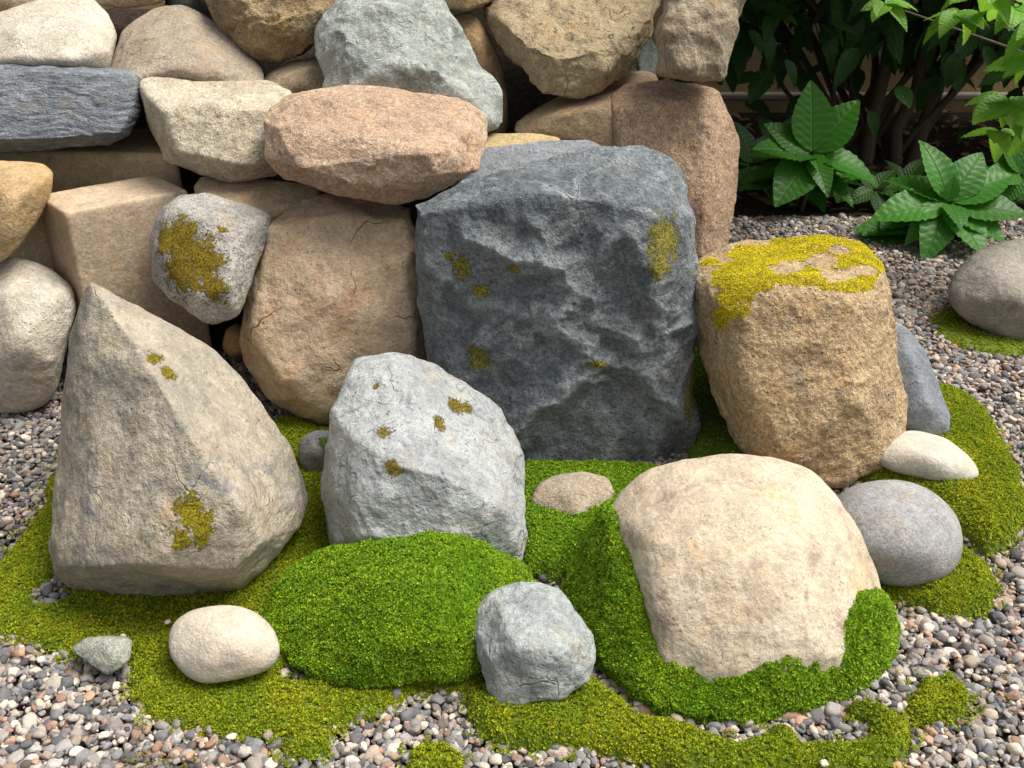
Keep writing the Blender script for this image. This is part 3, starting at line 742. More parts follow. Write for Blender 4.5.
def moss_field(label, poly, hmax, mat, edge=0.03, holes=(), dens=140000, size=0.0031, seed=1, z0=0.01, lump=0.004, sparse=0.0, wob=0.009, name='moss_patch'):
    rg = np.random.default_rng(seed)
    W = np.array([G(u, v, z0)[:2] for u, v in poly])
    MOSSPOLY.append((W, holes, sparse))
    hp = [(G(u, v, z0)[:2], r) for u, v, r in holes]
    def H(X):
        q = np.column_stack([X, np.zeros(len(X))])
        sd = poly_sd(X, W) + wob * fbm(q * 22 + seed, 3) + wob * .5 * fbm(q * 70 + seed, 2)
        for c, r in hp: sd = np.minimum(sd, np.linalg.norm(X - c, axis=1) - r + wob * .6 * fbm(q * 30 + 5, 2))
        t = np.clip(sd / edge, 0, 1)
        h = hmax * np.sqrt(np.maximum(0, 1 - (1 - t) ** 2)) + lump * t * fbm(q * 18 + seed * 3, 4) * 2 + .0045 * t * fbm(q * 75 + seed, 3, .6)
        return sd, h - 0.004 * (1 - t) - np.where(sd < 0, 0.012, 0)
    lo, hi = W.min(0) - .02, W.max(0) + .02
    cell = 0.006
    nx, ny = int((hi[0] - lo[0]) / cell) + 1, int((hi[1] - lo[1]) / cell) + 1
    gx, gy = np.meshgrid(lo[0] + np.arange(nx) * cell, lo[1] + np.arange(ny) * cell)
    X = np.column_stack([gx.ravel(), gy.ravel()])
    sd, h = H(X)
    idx = np.arange(nx * ny).reshape(ny, nx)
    Q = np.stack([idx[:-1, :-1], idx[:-1, 1:], idx[1:, 1:], idx[1:, :-1]], -1).reshape(-1, 4)
    Q = Q[(sd[Q] > -0.006).all(1)]
    used = np.unique(Q); mp = -np.ones(nx * ny, int); mp[used] = np.arange(len(used))
    BV = np.column_stack([X, h - 0.002])[used]; BF = mp[Q]
    area = (hi - lo).prod(); n = int(area * dens)
    S = lo + rg.random((n, 2)) * (hi - lo)
    s2, h2 = H(S)
    stray = (s2 <= 0) & (s2 > -.016) & (pnoise(np.column_stack([S * 45, np.zeros(n)]) + 3) > .12) & (rg.random(n) < .35)
    h2 = np.where(stray, .004 + .004 * rg.random(n), h2)
    keep = (s2 > 0) | stray
    if sparse: keep &= (pnoise(np.column_stack([S * 60, np.zeros(n)])) > sparse)
    S, h2, stray = S[keep], h2[keep], stray[keep]
    e = 0.003
    _, hx = H(S + [e, 0]); _, hy = H(S + [0, e])
    Nn = np.column_stack([-(hx - h2) / e, -(hy - h2) / e, np.ones(len(S))]); Nn = np.clip(Nn, -3, 3); Nn[stray] = (0, 0, 1)
    Nn /= np.linalg.norm(Nn, axis=1)[:, None]
    Pp = np.column_stack([S, h2])
    ok = ~inside_rocks(Pp)
    u, v, dep = project(Pp)
    ok &= (u > -160) & (u < 1180) & (v < 860)
    Pp, Nn = Pp[ok], Nn[ok]
    org = np.array([*Pp[:, :2].mean(0), 0.0])
    if sparse: BV, BF = None, None
    return build_moss(label, mat, BV, BF, Pp, Nn, size, seed, org=org, name=name)
def moss_body(label, pts, mat, dens=150000, size=0.0035, seed=1, amp=.008, freq=14, w=.02, skip=(), level=6, bumps=()):
    c, N, D = hull_planes(pts)
    pa = np.array(pts); S = (pa.max(0) - pa.min(0)) / 2
    U, F, NB = ico(level); dd = U * S
    r = np.full(len(U), 1e9)
    for n, d in zip(N, D):
        q = dd @ n; r = np.minimum(r, np.where(q > 1e-9, d / np.maximum(q, 1e-9), 1e9))
    V = dd * r[:, None]; e = float(np.mean(np.linalg.norm(V[NB[:, 0]] - V, axis=1)))
    for i in range(int(min(120, (w / e) ** 2))): V = .4 * V + .6 * V[NB].mean(1)
    nr = vnormals(V, F)
    if (nr * V).sum() < 0: nr = -nr
    V = V + c + nr * (amp * 1.6 * fbm(V * freq + seed, 4, .5) + .0050 * fbm(V * 60, 3, .6))[:, None]
    for (bu, bv, bY, rad, h) in bumps:
        a = P(bu, bv, bY); dist = np.linalg.norm(V - a, axis=1)
        V = V + nr * (h * np.exp(-(dist / rad) ** 2))[:, None]
    V[:, 2] = np.maximum(V[:, 2], -.01)
    rg = np.random.default_rng(seed)
    T = V[F]; cr = np.cross(T[:, 1] - T[:, 0], T[:, 2] - T[:, 0]); ar = np.linalg.norm(cr, axis=1) / 2
    n = int(ar.sum() * dens); fi = rg.choice(len(F), n, p=ar / ar.sum())
    b = rg.dirichlet((1, 1, 1), n); Pp = (T[fi] * b[:, :, None]).sum(1)
    nv = vnormals(V, F)
    if (nv * (V - c)).sum() < 0: nv = -nv
    Nn = nv[F[fi, 0]]
    ok = (Pp[:, 2] > 0.0) & (Nn[:, 2] > -.3) & ~inside_rocks(Pp, .010, skip)
    Pp, Nn = Pp[ok], Nn[ok]
    return build_moss(label, mat, V - nv * .002, F, Pp, Nn, size, seed, org=np.array([c[0], c[1], 0.0]), name='moss_mound')

moss_field('wide yellow-green moss carpet under the pyramid boulder and off-white cobble',
    [(62,452),(45,478),(42,503),(22,530),(2,555),(-22,582),(-14,622),(15,640),(60,652),(98,655),(126,662),(130,695),(150,717),(190,729),(240,733),(300,729),(350,720),(385,708),(400,696),(425,688),(480,690),(500,620),(530,560),(535,470),(430,460),(300,415),(200,420),(80,435)],
    .014, M_YEL, edge=.025, holes=[(52,588,.028),(296,668,.016)], seed=11, lump=.003)
moss_body('big bright green moss mound in front of the pale grey-white boulder',
    [G(256,640,0),G(262,600,0),P(285,580,1.17),P(312,556,1.20),P(332,549,1.195),P(385,539,1.195),P(432,526,1.195),P(475,540,1.19),P(512,563,1.17),P(536,588,1.14),
     P(522,632,1.07),P(500,655,1.04),P(478,678,1.005),P(440,688,.99),P(385,692,.985),P(320,684,.995),P(280,662,1.035),P(312,612,1.075),P(385,585,1.065),P(450,590,1.055),P(400,640,.995),P(470,640,1.01),P(330,646,1.02),
     G(280,560,0),G(535,560,0),G(400,540,0)], M_GREEN, seed=12, amp=.010, freq=9, w=.035)
moss_body('thick green moss collar hugging the left and lower edges of the cream boulder',
    [P(606,500,1.245),P(606,512,1.20),P(612,545,1.135),P(632,590,1.075),P(655,640,1.02),P(684,684,.972),P(715,692,.962),P(750,680,.965),P(766,668,.968),P(786,654,.986),P(808,656,.992),P(840,664,.994),P(862,644,1.012),P(877,622,1.040),P(888,604,1.06),
     G(588,528,.03),G(570,560,.02),G(562,590,.01),G(572,625,.005),G(592,662,0),G(625,696,0),G(662,716,0),G(710,726,0),G(760,724,0),G(820,710,0),G(868,690,0),G(892,665,0),G(899,632,.01),G(892,605,.03),
     G(575,600,.03),G(600,655,.03),G(650,702,.022),G(710,716,.02),G(800,706,.016),G(880,668,.018),
     G(620,500,0),G(860,560,0)], M_GREEN, seed=13, amp=.004, freq=14, w=.008, level=7, skip=('large smooth cream boulder in the right foreground, moss along its lower edge',),
    bumps=[(790,652,.985,.02,.006),(835,660,.985,.015,-.005)])
moss_field('long yellow-green moss strip curving along the foreground below the moss collar',
    [(466,688),(466,715),(480,730),(510,743),(560,748),(600,752),(640,762),(690,775),(760,786),(850,776),(895,764),(913,742),(909,722),(885,706),(852,699),(841,707),(868,721),(870,735),(845,742),(803,742),(792,727),(772,721),(765,735),(740,743),(700,728),(640,712),(600,680),(560,670)],
    .026, M_YEL, edge=.026, seed=14)
moss_field('moss cushion in the hollow between the dark slate and the flat brownish stone',
    [(515,466),(660,468),(670,500),(625,520),(595,550),(578,574),(548,580),(526,574),(518,520)], .034, M_GREEN, edge=.025, seed=15, size=.0033)
moss_field('thick moss bank curving behind the grey cobble at the right edge',
    [(840,470),(880,430),(915,385),(950,392),(978,404),(998,430),(1010,455),(1026,488),(1025,522),(1006,548),(985,552),(960,530),(930,500),(880,490)], .040, M_YEL, edge=.04, seed=16, size=.0033)
moss_field('half-round moss pad below the grey egg-shaped cobble',
    [(875,592),(905,600),(938,612),(972,614),(994,604),(999,585),(990,566),(968,550),(940,540),(880,560)], .032, M_YEL, edge=.035, seed=17)
moss_field('thin moss patch along the foot of the lone grey boulder at the right',
    [(930,314),(945,305),(990,318),(1060,325),(1090,340),(1060,356),(1000,353),(960,346),(936,332)], .015, M_YEL, edge=.03, seed=18, dens=40000)
moss_field('dark moss in the slit between the dark slate and the mossy tan boulder',
    [(676,335),(722,335),(760,400),(800,488),(690,482),(680,400)], .035, M_GREEN, edge=.03, seed=19, dens=40000)
moss_field('tiny round moss tuft on the gravel, right of the wide moss carpet',
    [(278,737),(290,725),(315,722),(335,732),(333,748),(310,757),(285,752)], .016, M_YEL, edge=.016, seed=20, name='moss_tuft')
moss_field('little moss tuft cut by the bottom edge, below the green mound',
    [(409,750),(425,740),(445,740),(463,750),(461,778),(408,778)], .016, M_YEL, edge=.016, seed=21, name='moss_tuft')
moss_field('small moss tuft on the gravel at lower right, right of the foreground strip',
    [(905,697),(925,676),(950,671),(969,685),(972,705),(950,722),(925,723),(906,711)], .015, M_YEL, edge=.016, seed=22, name='moss_tuft')
moss_field('sparse dry moss scraps among pebbles at the bottom left', [(118,752),(150,742),(185,740),(192,775),(116,775)], .010, M_DRY, edge=.01, seed=23, dens=30000, sparse=.05, name='moss_tuft')
moss_field('scattered brownish moss scraps on gravel near the lower right edge', [(980,684),(1012,682),(1012,702),(986,704)], .009, M_DRY, edge=.01, seed=24, dens=30000, sparse=.05, name='moss_tuft')
# velvet of yellow moss on the flat top of the tan boulder: a part of that boulder
def cap_moss(R, blobs, holes):
    o, W, nr, L, F = R
    pu, pv, dep = project(W)
    m = np.full(len(W), -1.0)
    for (u, v, a, b) in blobs: m = np.maximum(m, 1.2 - np.hypot((pu - u) / a, (pv - v) / b))
    m = m + .5 * fbm(W * 28, 4, .6)
    for (u, v, a, b) in holes: m = np.minimum(m, np.hypot((pu - u) / a, (pv - v) / b) - 1 + .6 * fbm(W * 50, 2))
    toc = ((np.array([0, 0, CAMH]) - W) * nr).sum(1) > -.02
    m = np.where(toc, m, -1)
    T = W[F]; ar = np.linalg.norm(np.cross(T[:, 1] - T[:, 0], T[:, 2] - T[:, 0]), axis=1) / 2
    ar = ar * (m[F].min(1) > .1)
    rg = np.random.default_rng(5)
    n = int(ar.sum() * 330000); fi = rg.choice(len(F), n, p=ar / ar.sum())
    b = rg.dirichlet((1, 1, 1), n); Pp = (T[fi] * b[:, :, None]).sum(1); Nn = nr[F[fi, 0]]
    org = np.array(o.location)
    ob = build_moss('', M_CAP, None, None, Pp, Nn, .0022, 6, parent=o, name='moss_cap', org=org)
    ob.location = (0, 0, 0)
cap_moss(MB, [(760,255,30,10),(800,252,35,16),(840,256,36,16),(745,278,30,16),(770,270,25,12),(735,300,18,18),(860,280,14,8),(815,242,30,8),(800,278,28,8),(845,287,28,5),(722,318,8,10),(710,262,10,4),(870,262,16,12)],
    [(786,268,14,6),(822,262,14,7),(840,250,10,4),(838,274,20,5),(862,270,12,4)])


# ------------------------------------------------------------------ ground and gravel
def soil_mat():
    g = NG('soil'); tc = g.n('ShaderNodeTexCoord').outputs['Object']
    col = g.mix(g.step(g.noise(tc, 60, 5, .7), .35, .65), (0.022, 0.017, 0.012), (0.05, 0.038, 0.028))
    g.l(col, g.b.inputs['Base Color']); g.b.inputs['Roughness'].default_value = 1.0; g.b.inputs['Specular IOR Level'].default_value = .1
    g.l(g.bump(g.noise(tc, 90, 5, .7), .01), g.b.inputs['Normal'])
    return g.m
SOIL = soil_mat()
def grid(x0, x1, y0, y1, nx, ny, fz):
    gx, gy = np.meshgrid(np.linspace(x0, x1, nx), np.linspace(y0, y1, ny))
    X = np.column_stack([gx.ravel(), gy.ravel()]); idx = np.arange(nx * ny).reshape(ny, nx)
    F = np.stack([idx[:-1, :-1], idx[:-1, 1:], idx[1:, 1:], idx[1:, :-1]], -1).reshape(-1, 4)
    return np.column_stack([X, fz(X)]), F
V, F = grid(-40, 40, -10, 60, 3, 3, lambda X: np.full(len(X), -0.012))
link('ground', mesh_from('ground', V, F), SOIL, kind='structure')
def bankz(X):
    q = np.column_stack([X, np.zeros(len(X))])
    t = np.clip((X[:, 1] - 1.98) / .95, 0, 1) * np.clip((.36 - X[:, 0]) / .12, 0, 1) * np.clip((2.0 + X[:, 0]) / .4, 0, 1)
    dn = 1 - np.clip((X[:, 1] - 3.3) / .5, 0, 1)
    return -.03 + .60 * np.minimum(t * 1.0, dn) + .02 * fbm(q * 8, 3)
V, F = grid(-2.1, .5, 1.9, 3.9, 120, 100, bankz)
link('soil_bank', mesh_from('soil_bank', V, F), SOIL, kind='structure')  # added filler behind the pile: props the stones, keeps the gaps dark

def pebble_mat():
    g = NG('pebble'); geo = g.n('ShaderNodeNewGeometry'); ri = geo.outputs['Random Per Island']
    tc = g.n('ShaderNodeTexCoord').outputs['Object']
    cr = g.n('ShaderNodeValToRGB'); g.l(ri, cr.inputs[0]); cr.color_ramp.interpolation = 'CONSTANT'
    pal = [(.20,.19,.185),(.145,.145,.155),(.30,.275,.25),(.105,.11,.125),(.36,.30,.25),(.24,.195,.165),(.165,.17,.185),(.42,.385,.34),(.27,.26,.25),
           (.085,.085,.09),(.30,.19,.135),(.22,.21,.205),(.48,.44,.38),(.13,.115,.105),(.34,.33,.32),(.24,.165,.125),(.18,.185,.20),(.29,.245,.21),(.235,.23,.235),(.12,.125,.14)]
    el = cr.color_ramp.elements
    el[0].position = 0; el[0].color = (*pal[0], 1); el[1].position = 1 / len(pal); el[1].color = (*pal[1], 1)
    for i in range(2, len(pal)):
        e = el.new(i / len(pal)); e.color = (*pal[i], 1)
    r2 = g.math('FRACT', g.math('MULTIPLY', ri, 917.3))
    f = g.math('MULTIPLY', g.math('ADD', g.math('MULTIPLY', r2, .75), .88), g.step(g.noise(tc, 600, 3, .7), .3, .7, .8, 1.2))
    cm = g.n('ShaderNodeVectorMath', operation='SCALE'); g.l(cr.outputs[0], cm.inputs[0]); g.l(f, cm.inputs['Scale'])
    wm = g.mix(1.0, cm.outputs[0], (.98, .93, .87), 'MULTIPLY')
    g.l(wm, g.b.inputs['Base Color']); g.b.inputs['Roughness'].default_value = .75; g.b.inputs['Specular IOR Level'].default_value = .3
    g.l(g.bump(g.noise(tc, 500, 4, .7), .0012), g.b.inputs['Normal'])
    return g.m
PEB = pebble_mat()
def pebbles(X, Z, size, level, rg, angular=0.0):
    U, F, _ = ico(level)
    n = len(X)
    # a dozen irregular templates
    T = []
    for k in range(24):
        q = rg.normal(size=(9, 3)); q /= np.linalg.norm(q, axis=1)[:, None]
        r = np.ones(len(U)) * (1.0 - .0)
        d = rg.uniform(.62, .95, 9)
        for a, b in zip(q, d):
            s = U @ a; r = np.minimum(r, np.where(s > .05, b / np.maximum(s, .05), 9))
        T.append(U * (r * (1 + .08 * pnoise(U * 1.7 + k * 5)))[:, None])
    T = np.array(T)
    k = rg.integers(0, 24, n)
    a = size * rg.lognormal(0, .30, n); b = a * rg.uniform(.6, .95, n); c = a * rg.uniform(.42, .75, n)
    V = T[k] * np.stack([a, b, c], 1)[:, None, :]
    # tilt then spin
    tx, ty, tz = rg.normal(0, .35, n), rg.normal(0, .35, n), rg.uniform(0, 2 * math.pi, n)
    def rot(V, i, j, t):
        ct, s_ = np.cos(t)[:, None], np.sin(t)[:, None]
        A, B = V[:, :, i].copy(), V[:, :, j].copy()
        V[:, :, i] = A * ct - B * s_; V[:, :, j] = A * s_ + B * ct
    rot(V, 1, 2, tx); rot(V, 0, 2, ty); rot(V, 0, 1, tz)
    V[:, :, 0] += X[:, 0][:, None]; V[:, :, 1] += X[:, 1][:, None]; V[:, :, 2] += Z[:, None]
    FF = (F[None] + (np.arange(n) * len(U))[:, None, None]).reshape(-1, 3)
    return V.reshape(-1, 3), FF
def gravel():
    rg = np.random.default_rng(99)
    Vs, Fs, o = [], [], 0
    zones = [(.70, 1.16, 3, .0112, .0071, 0.0), (1.16, 1.85, 2, .0108, .0065, 0.0), (1.85, 3.0, 2, .0128, .0078, 0.0)]
    for (y0, y1, lev, sp, size, _) in zones:
        for layer in range(4):
            nx = int(4.6 / sp); ny = max(1, int((y1 - y0) / sp))
            gx, gy = np.meshgrid(np.arange(nx) * sp - 2.0, y0 + np.arange(ny) * sp)
            X = np.column_stack([gx.ravel(), gy.ravel()]) + rg.uniform(-.55, .55, (nx * ny, 2)) * sp + sp * .5 * (layer % 2)
            if layer == 2: X = X[rg.random(len(X)) < .4]
            if layer == 3: X = X[rg.random(len(X)) < .55]
            z = rg.uniform(-.005, .001, len(X)) + (-.005, 0.0, .004, .003)[layer]
            q = np.column_stack([X, np.zeros(len(X))])
            z = z + .004 * fbm(q * 7, 3)
            Q3 = np.column_stack([X, z])
            u, v, dep = project(Q3)
            k = (u > -130) & (u < 1160) & (v < 830)
            k &= ~((X[:, 1] > 2.05) & (X[:, 0] < .40))
            X, z, Q3 = X[k], z[k], Q3[k]
            sd = np.full(len(X), -1.0)
            for W, holes, sparse in MOSSPOLY:
                if sparse: continue
                s = poly_sd(X, W)
                for hu, hv, hr in holes: s = np.minimum(s, np.linalg.norm(X - G(hu, hv, .01)[:2], axis=1) - hr)
                sd = np.maximum(sd, s)
            k = (sd < .012) & ~inside_rocks(Q3 + [0, 0, .01], .012)
            X, z = X[k], z[k]
            V, F = pebbles(X, z, size * (.38 if layer == 3 else 1), 1 if layer == 3 else lev, rg)
            Vs.append(V.astype(np.float32)); Fs.append(F + o); o += len(V)
    V = np.concatenate(Vs); F = np.concatenate(Fs)
    print('gravel tris', len(F))
    me = mesh_from('gravel', V, F)
    link('gravel', me, PEB, kind='stuff', label='small grey, brown and cream pebbles covering the ground', cat='gravel')
gravel()

# a few loose whiter pebbles lying on the moss
def loose(u, v, z, s, k):
    rg = np.random.default_rng(k)
    X = G(u, v, z)
    V, F = pebbles(np.array([[X[0], X[1]]]), np.array([X[2]]), s, 3, rg)
    c = V.mean(0)
    g = NG('white_pebble'); g.b.inputs['Base Color'].default_value = (.5, .44, .35, 1); g.b.inputs['Roughness'].default_value = .8
    return mesh_from('pebble', V - c, F), g.m, c
for (u, v, z, s, lab) in [(443,755,.02,0,''),]: pass
LOOSE = [(123,636,.026,.0045,'tiny cream pebble on the moss above the small angular stone'),
         (168,622,.026,.0045,'tiny cream pebble on the moss just left of the off-white cobble'),
         (148,717,.020,.005,'tiny pale pebble on the lower left rim of the moss carpet'),
         (824,763,.030,.007,'small white pebble at the bottom edge on the foreground moss strip'),
         (575,545,.036,.003,'tiny tan pebble on the moss below the flat brownish stone')]
for i, (u, v, z, s, lab) in enumerate(LOOSE):
    me, m, c = loose(u, v, z, s, i)
    o = link('pebble', me, m, None, lab, 'pebble'); o.location = tuple(c)

# ------------------------------------------------------------------ garden wall
g = NG('stucco'); tc = g.n('ShaderNodeTexCoord').outputs['Object']
col = g.mix(g.step(g.noise(tc, 5, 6, .65), .35, .65), (0.55, 0.39, 0.19), (0.45, 0.31, 0.15))
g.l(col, g.b.inputs['Base Color']); g.b.inputs['Roughness'].default_value = .95
g.l(g.bump(g.noise(tc, 70, 5, .7), .02), g.b.inputs['Normal'])
STUC = g.m
g = NG('coping'); g.b.inputs['Base Color'].default_value = (.38, .33, .27, 1); g.b.inputs['Roughness'].default_value = .9
COPE = g.m
def box(x0, x1, y0, y1, z0, z1, bev=.004):
    bm = bmesh.new(); bmesh.ops.create_cube(bm, size=1)
    for v in bm.verts: v.co = ((x0 + x1) / 2 + v.co.x * (x1 - x0), (y0 + y1) / 2 + v.co.y * (y1 - y0), (z0 + z1) / 2 + v.co.z * (z1 - z0))
    bmesh.ops.bevel(bm, geom=bm.edges[:], offset=bev, segments=2, affect='EDGES')
    me = bpy.data.meshes.new('box'); bm.to_mesh(me); bm.free(); return me
wall = bpy.data.objects.new('garden_wall', None); COL.objects.link(wall); wall.location = (0, 4.5, 0)
wall['label'] = 'tan stucco garden wall in shade behind the shrub, with a pale ledge'; wall['category'] = 'wall'
for nm, me, mt in (('wall', box(-5, 6, 0, .25, -.05, 2.4), STUC), ('plinth', box(-5, 6, -.05, -.002, -.05, .045), STUC), ('ledge', box(-5, 6, -.065, -.003, .047, .068), COPE)):
    link(nm, me, mt, wall)

# ------------------------------------------------------------------ leafy plants
def leaf_mat(name, c, cv, trans=.35):
    g = NG(name)
    uv = g.n('ShaderNodeUVMap').outputs[0]
    sx = g.n('ShaderNodeSeparateXYZ'); g.l(uv, sx.inputs[0])
    a = g.math('ABSOLUTE', g.math('SUBTRACT', sx.outputs[0], .5))
    side = g.math('SINE', g.math('MULTIPLY', g.math('SUBTRACT', sx.outputs[1], g.math('MULTIPLY', a, .55)), 56))
    vein = g.math('MAXIMUM', g.step(a, .0, .035, 1, 0), g.math('MULTIPLY', g.step(side, .9, 1.0), .4))
    ri = g.n('ShaderNodeNewGeometry').outputs['Random Per Island']
    tc = g.n('ShaderNodeTexCoord').outputs['Object']
    base = g.mix(ri, c, tuple(x * 1.5 for x in c))
    base = g.mix(g.step(g.noise(tc, 25, 4, .6), .4, .7, 0, .35), base, (c[0] * 2.0, c[1] * 1.3, c[2]))
    base = g.mix(g.math('MULTIPLY', g.step(ri, .94, .99), g.step(g.noise(tc, 60, 4, .7), .55, .7)), base, (.16, .20, .03))
    col = g.mix(g.math('MULTIPLY', vein, .55), base, cv)
    g.l(col, g.b.inputs['Base Color']); g.b.inputs['Roughness'].default_value = .42
    g.b.inputs['Specular IOR Level'].default_value = .35
    h = g.math('SUBTRACT', g.math('MULTIPLY', side, -.12), g.math('MULTIPLY', vein, .8))
    g.l(g.bump(h, .002), g.b.inputs['Normal'])
    tr = g.n('ShaderNodeBsdfTranslucent'); g.l(g.mix(.4, col, (c[0] * 3, c[1] * 2.2, c[2])), tr.inputs[0])
    ms = g.n('ShaderNodeMixShader'); ms.inputs[0].default_value = trans
    g.l(g.b.outputs[0], ms.inputs[1]); g.l(tr.outputs[0], ms.inputs[2]); g.l(ms.outputs[0], g.out.inputs[0])
    return g.m
def leaf_template(width, fold, droop, serr, nv=19, nu=5):
    vs, uvs = [], []
    for j in range(nv):
        t = j / (nv - 1)
        wd = width * (math.sin(math.pi * min(1, t ** .78)) ** .85 if 0 < t < 1 else 0.0)
        wd = wd * (1 - .12 * t)
        sr = 1 + (serr * (1 if j % 2 else -1) if .12 < t < .95 else 0)
        for i in range(nu):
            s = (i / (nu - 1) - .5) * 2
            x = s * wd * (sr if abs(s) > .9 else 1)
            z = fold * abs(s) ** .8 * wd - droop * t ** 2.2 + .012 * math.sin(j * 2.2) * abs(s)
            vs.append((x, t, z)); uvs.append((.5 + s * .5 * max(.12, wd / width), t))
    fs = [(j * nu + i, j * nu + i + 1, (j + 1) * nu + i + 1, (j + 1) * nu + i) for j in range(nv - 1) for i in range(nu - 1)]
    return np.array(vs), np.array(uvs), np.array(fs)
def leaves_mesh(name, items, temps):
    """items: (pos, direction, up, length, template)"""
    Vs, Us, Fs, o = [], [], [], 0
    for (p, d, up, L, k) in items:
        T, U, F = temps[k]
        d = np.array(d, float); d /= np.linalg.norm(d)
        x = np.cross(d, up); x /= np.linalg.norm(x) + 1e-9
        z = np.cross(x, d)
        Vs.append(np.array(p) + L * (T[:, :1] * x + T[:, 1:2] * d + T[:, 2:] * z)); Us.append(U); Fs.append(F + o); o += len(T)
    V, U, F = np.concatenate(Vs), np.concatenate(Us), np.concatenate(Fs)
    me = mesh_from(name, V, F)
    ul = me.uv_layers.new(name='UVMap')
    li = np.empty(len(me.loops), dtype=np.int32); me.loops.foreach_get('vertex_index', li)
    ul.data.foreach_set('uv', U[li].astype(np.float32).ravel())
    return me
def tubes_mesh(name, paths, seg=7):
    Vs, Fs, o = [], [], 0
    for pts, r0, r1 in paths:
        pts = np.array(pts, float); n = len(pts)
        for i in range(n):
            d = pts[min(i + 1, n - 1)] - pts[max(i - 1, 0)]; d /= np.linalg.norm(d) + 1e-9
            a = np.cross(d, [.3, .9, .2]); a /= np.linalg.norm(a) + 1e-9; b = np.cross(d, a)
            r = r0 + (r1 - r0) * i / (n - 1)
            for k in range(seg):
                t = 2 * math.pi * k / seg; Vs.append(pts[i] + r * (math.cos(t) * a + math.sin(t) * b))
        for i in range(n - 1):
            for k in range(seg): Fs.append((o + i * seg + k, o + i * seg + (k + 1) % seg, o + (i + 1) * seg + (k + 1) % seg, o + (i + 1) * seg + k))
        o += n * seg
    return mesh_from(name, np.array(Vs), np.array(Fs))
def bark(c):
    g = NG('bark'); tc = g.n('ShaderNodeTexCoord').outputs['Object']
    mp = g.n('ShaderNodeMapping'); g.l(tc, mp.inputs[0]); mp.inputs['Scale'].default_value = (1, 1, .15)
    n = g.noise(mp.outputs[0], 120, 5, .7)
    g.l(g.mix(n, tuple(x * .5 for x in c), tuple(x * 1.4 for x in c)), g.b.inputs['Base Color']); g.b.inputs['Roughness'].default_value = .9
    g.l(g.bump(n, .006), g.b.inputs['Normal']); return g.m
BARK = bark((.10, .07, .045))
TW = [leaf_template(.31, .22, .22, .025, 27), leaf_template(.28, .3, .34, .025, 27), leaf_template(.33, .18, .12, .025, 27)]
TN = [leaf_template(.26, .3, .25, .07, 15, 3), leaf_template(.23, .35, .45, .07, 15, 3), leaf_template(.29, .2, .1, .07, 15, 3)]
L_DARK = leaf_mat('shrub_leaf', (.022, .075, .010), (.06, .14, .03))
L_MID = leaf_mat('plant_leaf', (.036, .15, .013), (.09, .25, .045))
L_BR = leaf_mat('lit_leaf', (.13, .30, .035), (.28, .48, .10), .45)  # green lightened for the leaves that the light catches
def plant(label, base, items, mat, temps=TW, stems=()):
    e = bpy.data.objects.new('leafy_plant', None); COL.objects.link(e); e.location = tuple(base)
    e['label'] = label; e['category'] = 'plant'
    b = np.array(base)
    link('foliage', leaves_mesh('foliage', [(np.array(p) - b, d, up, L, k) for p, d, up, L, k in items], temps), mat, e)
    if len(stems): link('stem', tubes_mesh('stem', [(np.array(s) - b, r0, r1) for s, r0, r1 in stems]), BARK, e)
    return e
def rosette(cu, cv, Y, leaves, base_z=0, seed=0, extra=0):
    """leaves: (tip pixel, length scale) around a growing point at pixel (cu,cv), distance Y"""
    rg = np.random.default_rng(seed)
    c = P(cu, cv, Y); items = []
    for (tu, tv, dy) in leaves:
        tip = P(tu, tv, Y + dy); d = tip - c; L = np.linalg.norm(d)
        up = np.array([0, -.45, 1.0]) + rg.normal(size=3) * .15
        if abs(np.dot(d / L, up / np.linalg.norm(up))) > .75: up = np.array([0, -1., .25])
        items.append((c + d * .06, d + np.array([0, 0, .25 * L]), up, L * 1.03, rg.integers(0, 3)))
    for i in range(extra):
        a = rg.uniform(0, 2 * math.pi); q = c + np.array([math.cos(a) * .05, abs(math.sin(a)) * .12 + .02, -rg.uniform(.02, .12)])
        d = np.array([math.cos(a), math.sin(a) * .8, rg.uniform(-.3, .35)])
        items.append((q, d, np.array([0, -.2, 1.]), rg.uniform(.09, .20), rg.integers(0, 3)))
    foot = np.array([c[0], c[1] + .03, -.01])
    st = [([foot, foot * .5 + c * .5 + [.01, 0, 0], c], .008, .005)]
    for i in range(min(extra, 6)):
        a = rg.normal(size=2) * .04; st.append(([foot + [a[0] * .5, .03, 0], c + [a[0], .05 + abs(a[1]), -.05]], .006, .003))
    return foot, items, st
f, it, st = rosette(812, 155, 3.05, [(811,86,.06),(860,108,.05),(757,158,-.05),(782,208,-.12),(872,182,-.06),(825,190,-.12),(800,165,-.08),(765,132,.03),(842,140,.08),(818,168,-.10)], seed=1, extra=24)
plant('broad-leaved green plant beside the reddish standing stone, under the shrub', f, it, L_MID, stems=st)
f, it, st = rosette(948, 203, 2.75, [(928,143,.08),(985,158,.08),(880,225,-.04),(930,256,-.14),(975,255,-.14),(1018,225,-.06),(1010,185,.04),(960,228,-.12),(900,205,.03),(955,178,.0),(890,180,.10),(995,245,-.1),(915,240,-.08)], seed=2, extra=24)
plant('broad-leaved green plant just behind the lone grey boulder, right of the other rosettes', f, it, L_MID, stems=st)
f, it, st = rosette(750, 165, 3.25, [(735,125,.05),(772,135,.05),(738,190,-.05),(770,195,-.05),(730,160,0)], seed=3, extra=8)
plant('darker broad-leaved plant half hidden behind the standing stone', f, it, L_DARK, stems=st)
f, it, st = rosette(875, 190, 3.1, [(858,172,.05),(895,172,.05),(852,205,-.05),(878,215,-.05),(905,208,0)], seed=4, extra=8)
plant('small dark green plant between the two broad-leaved plants', f, it, L_DARK, stems=st)

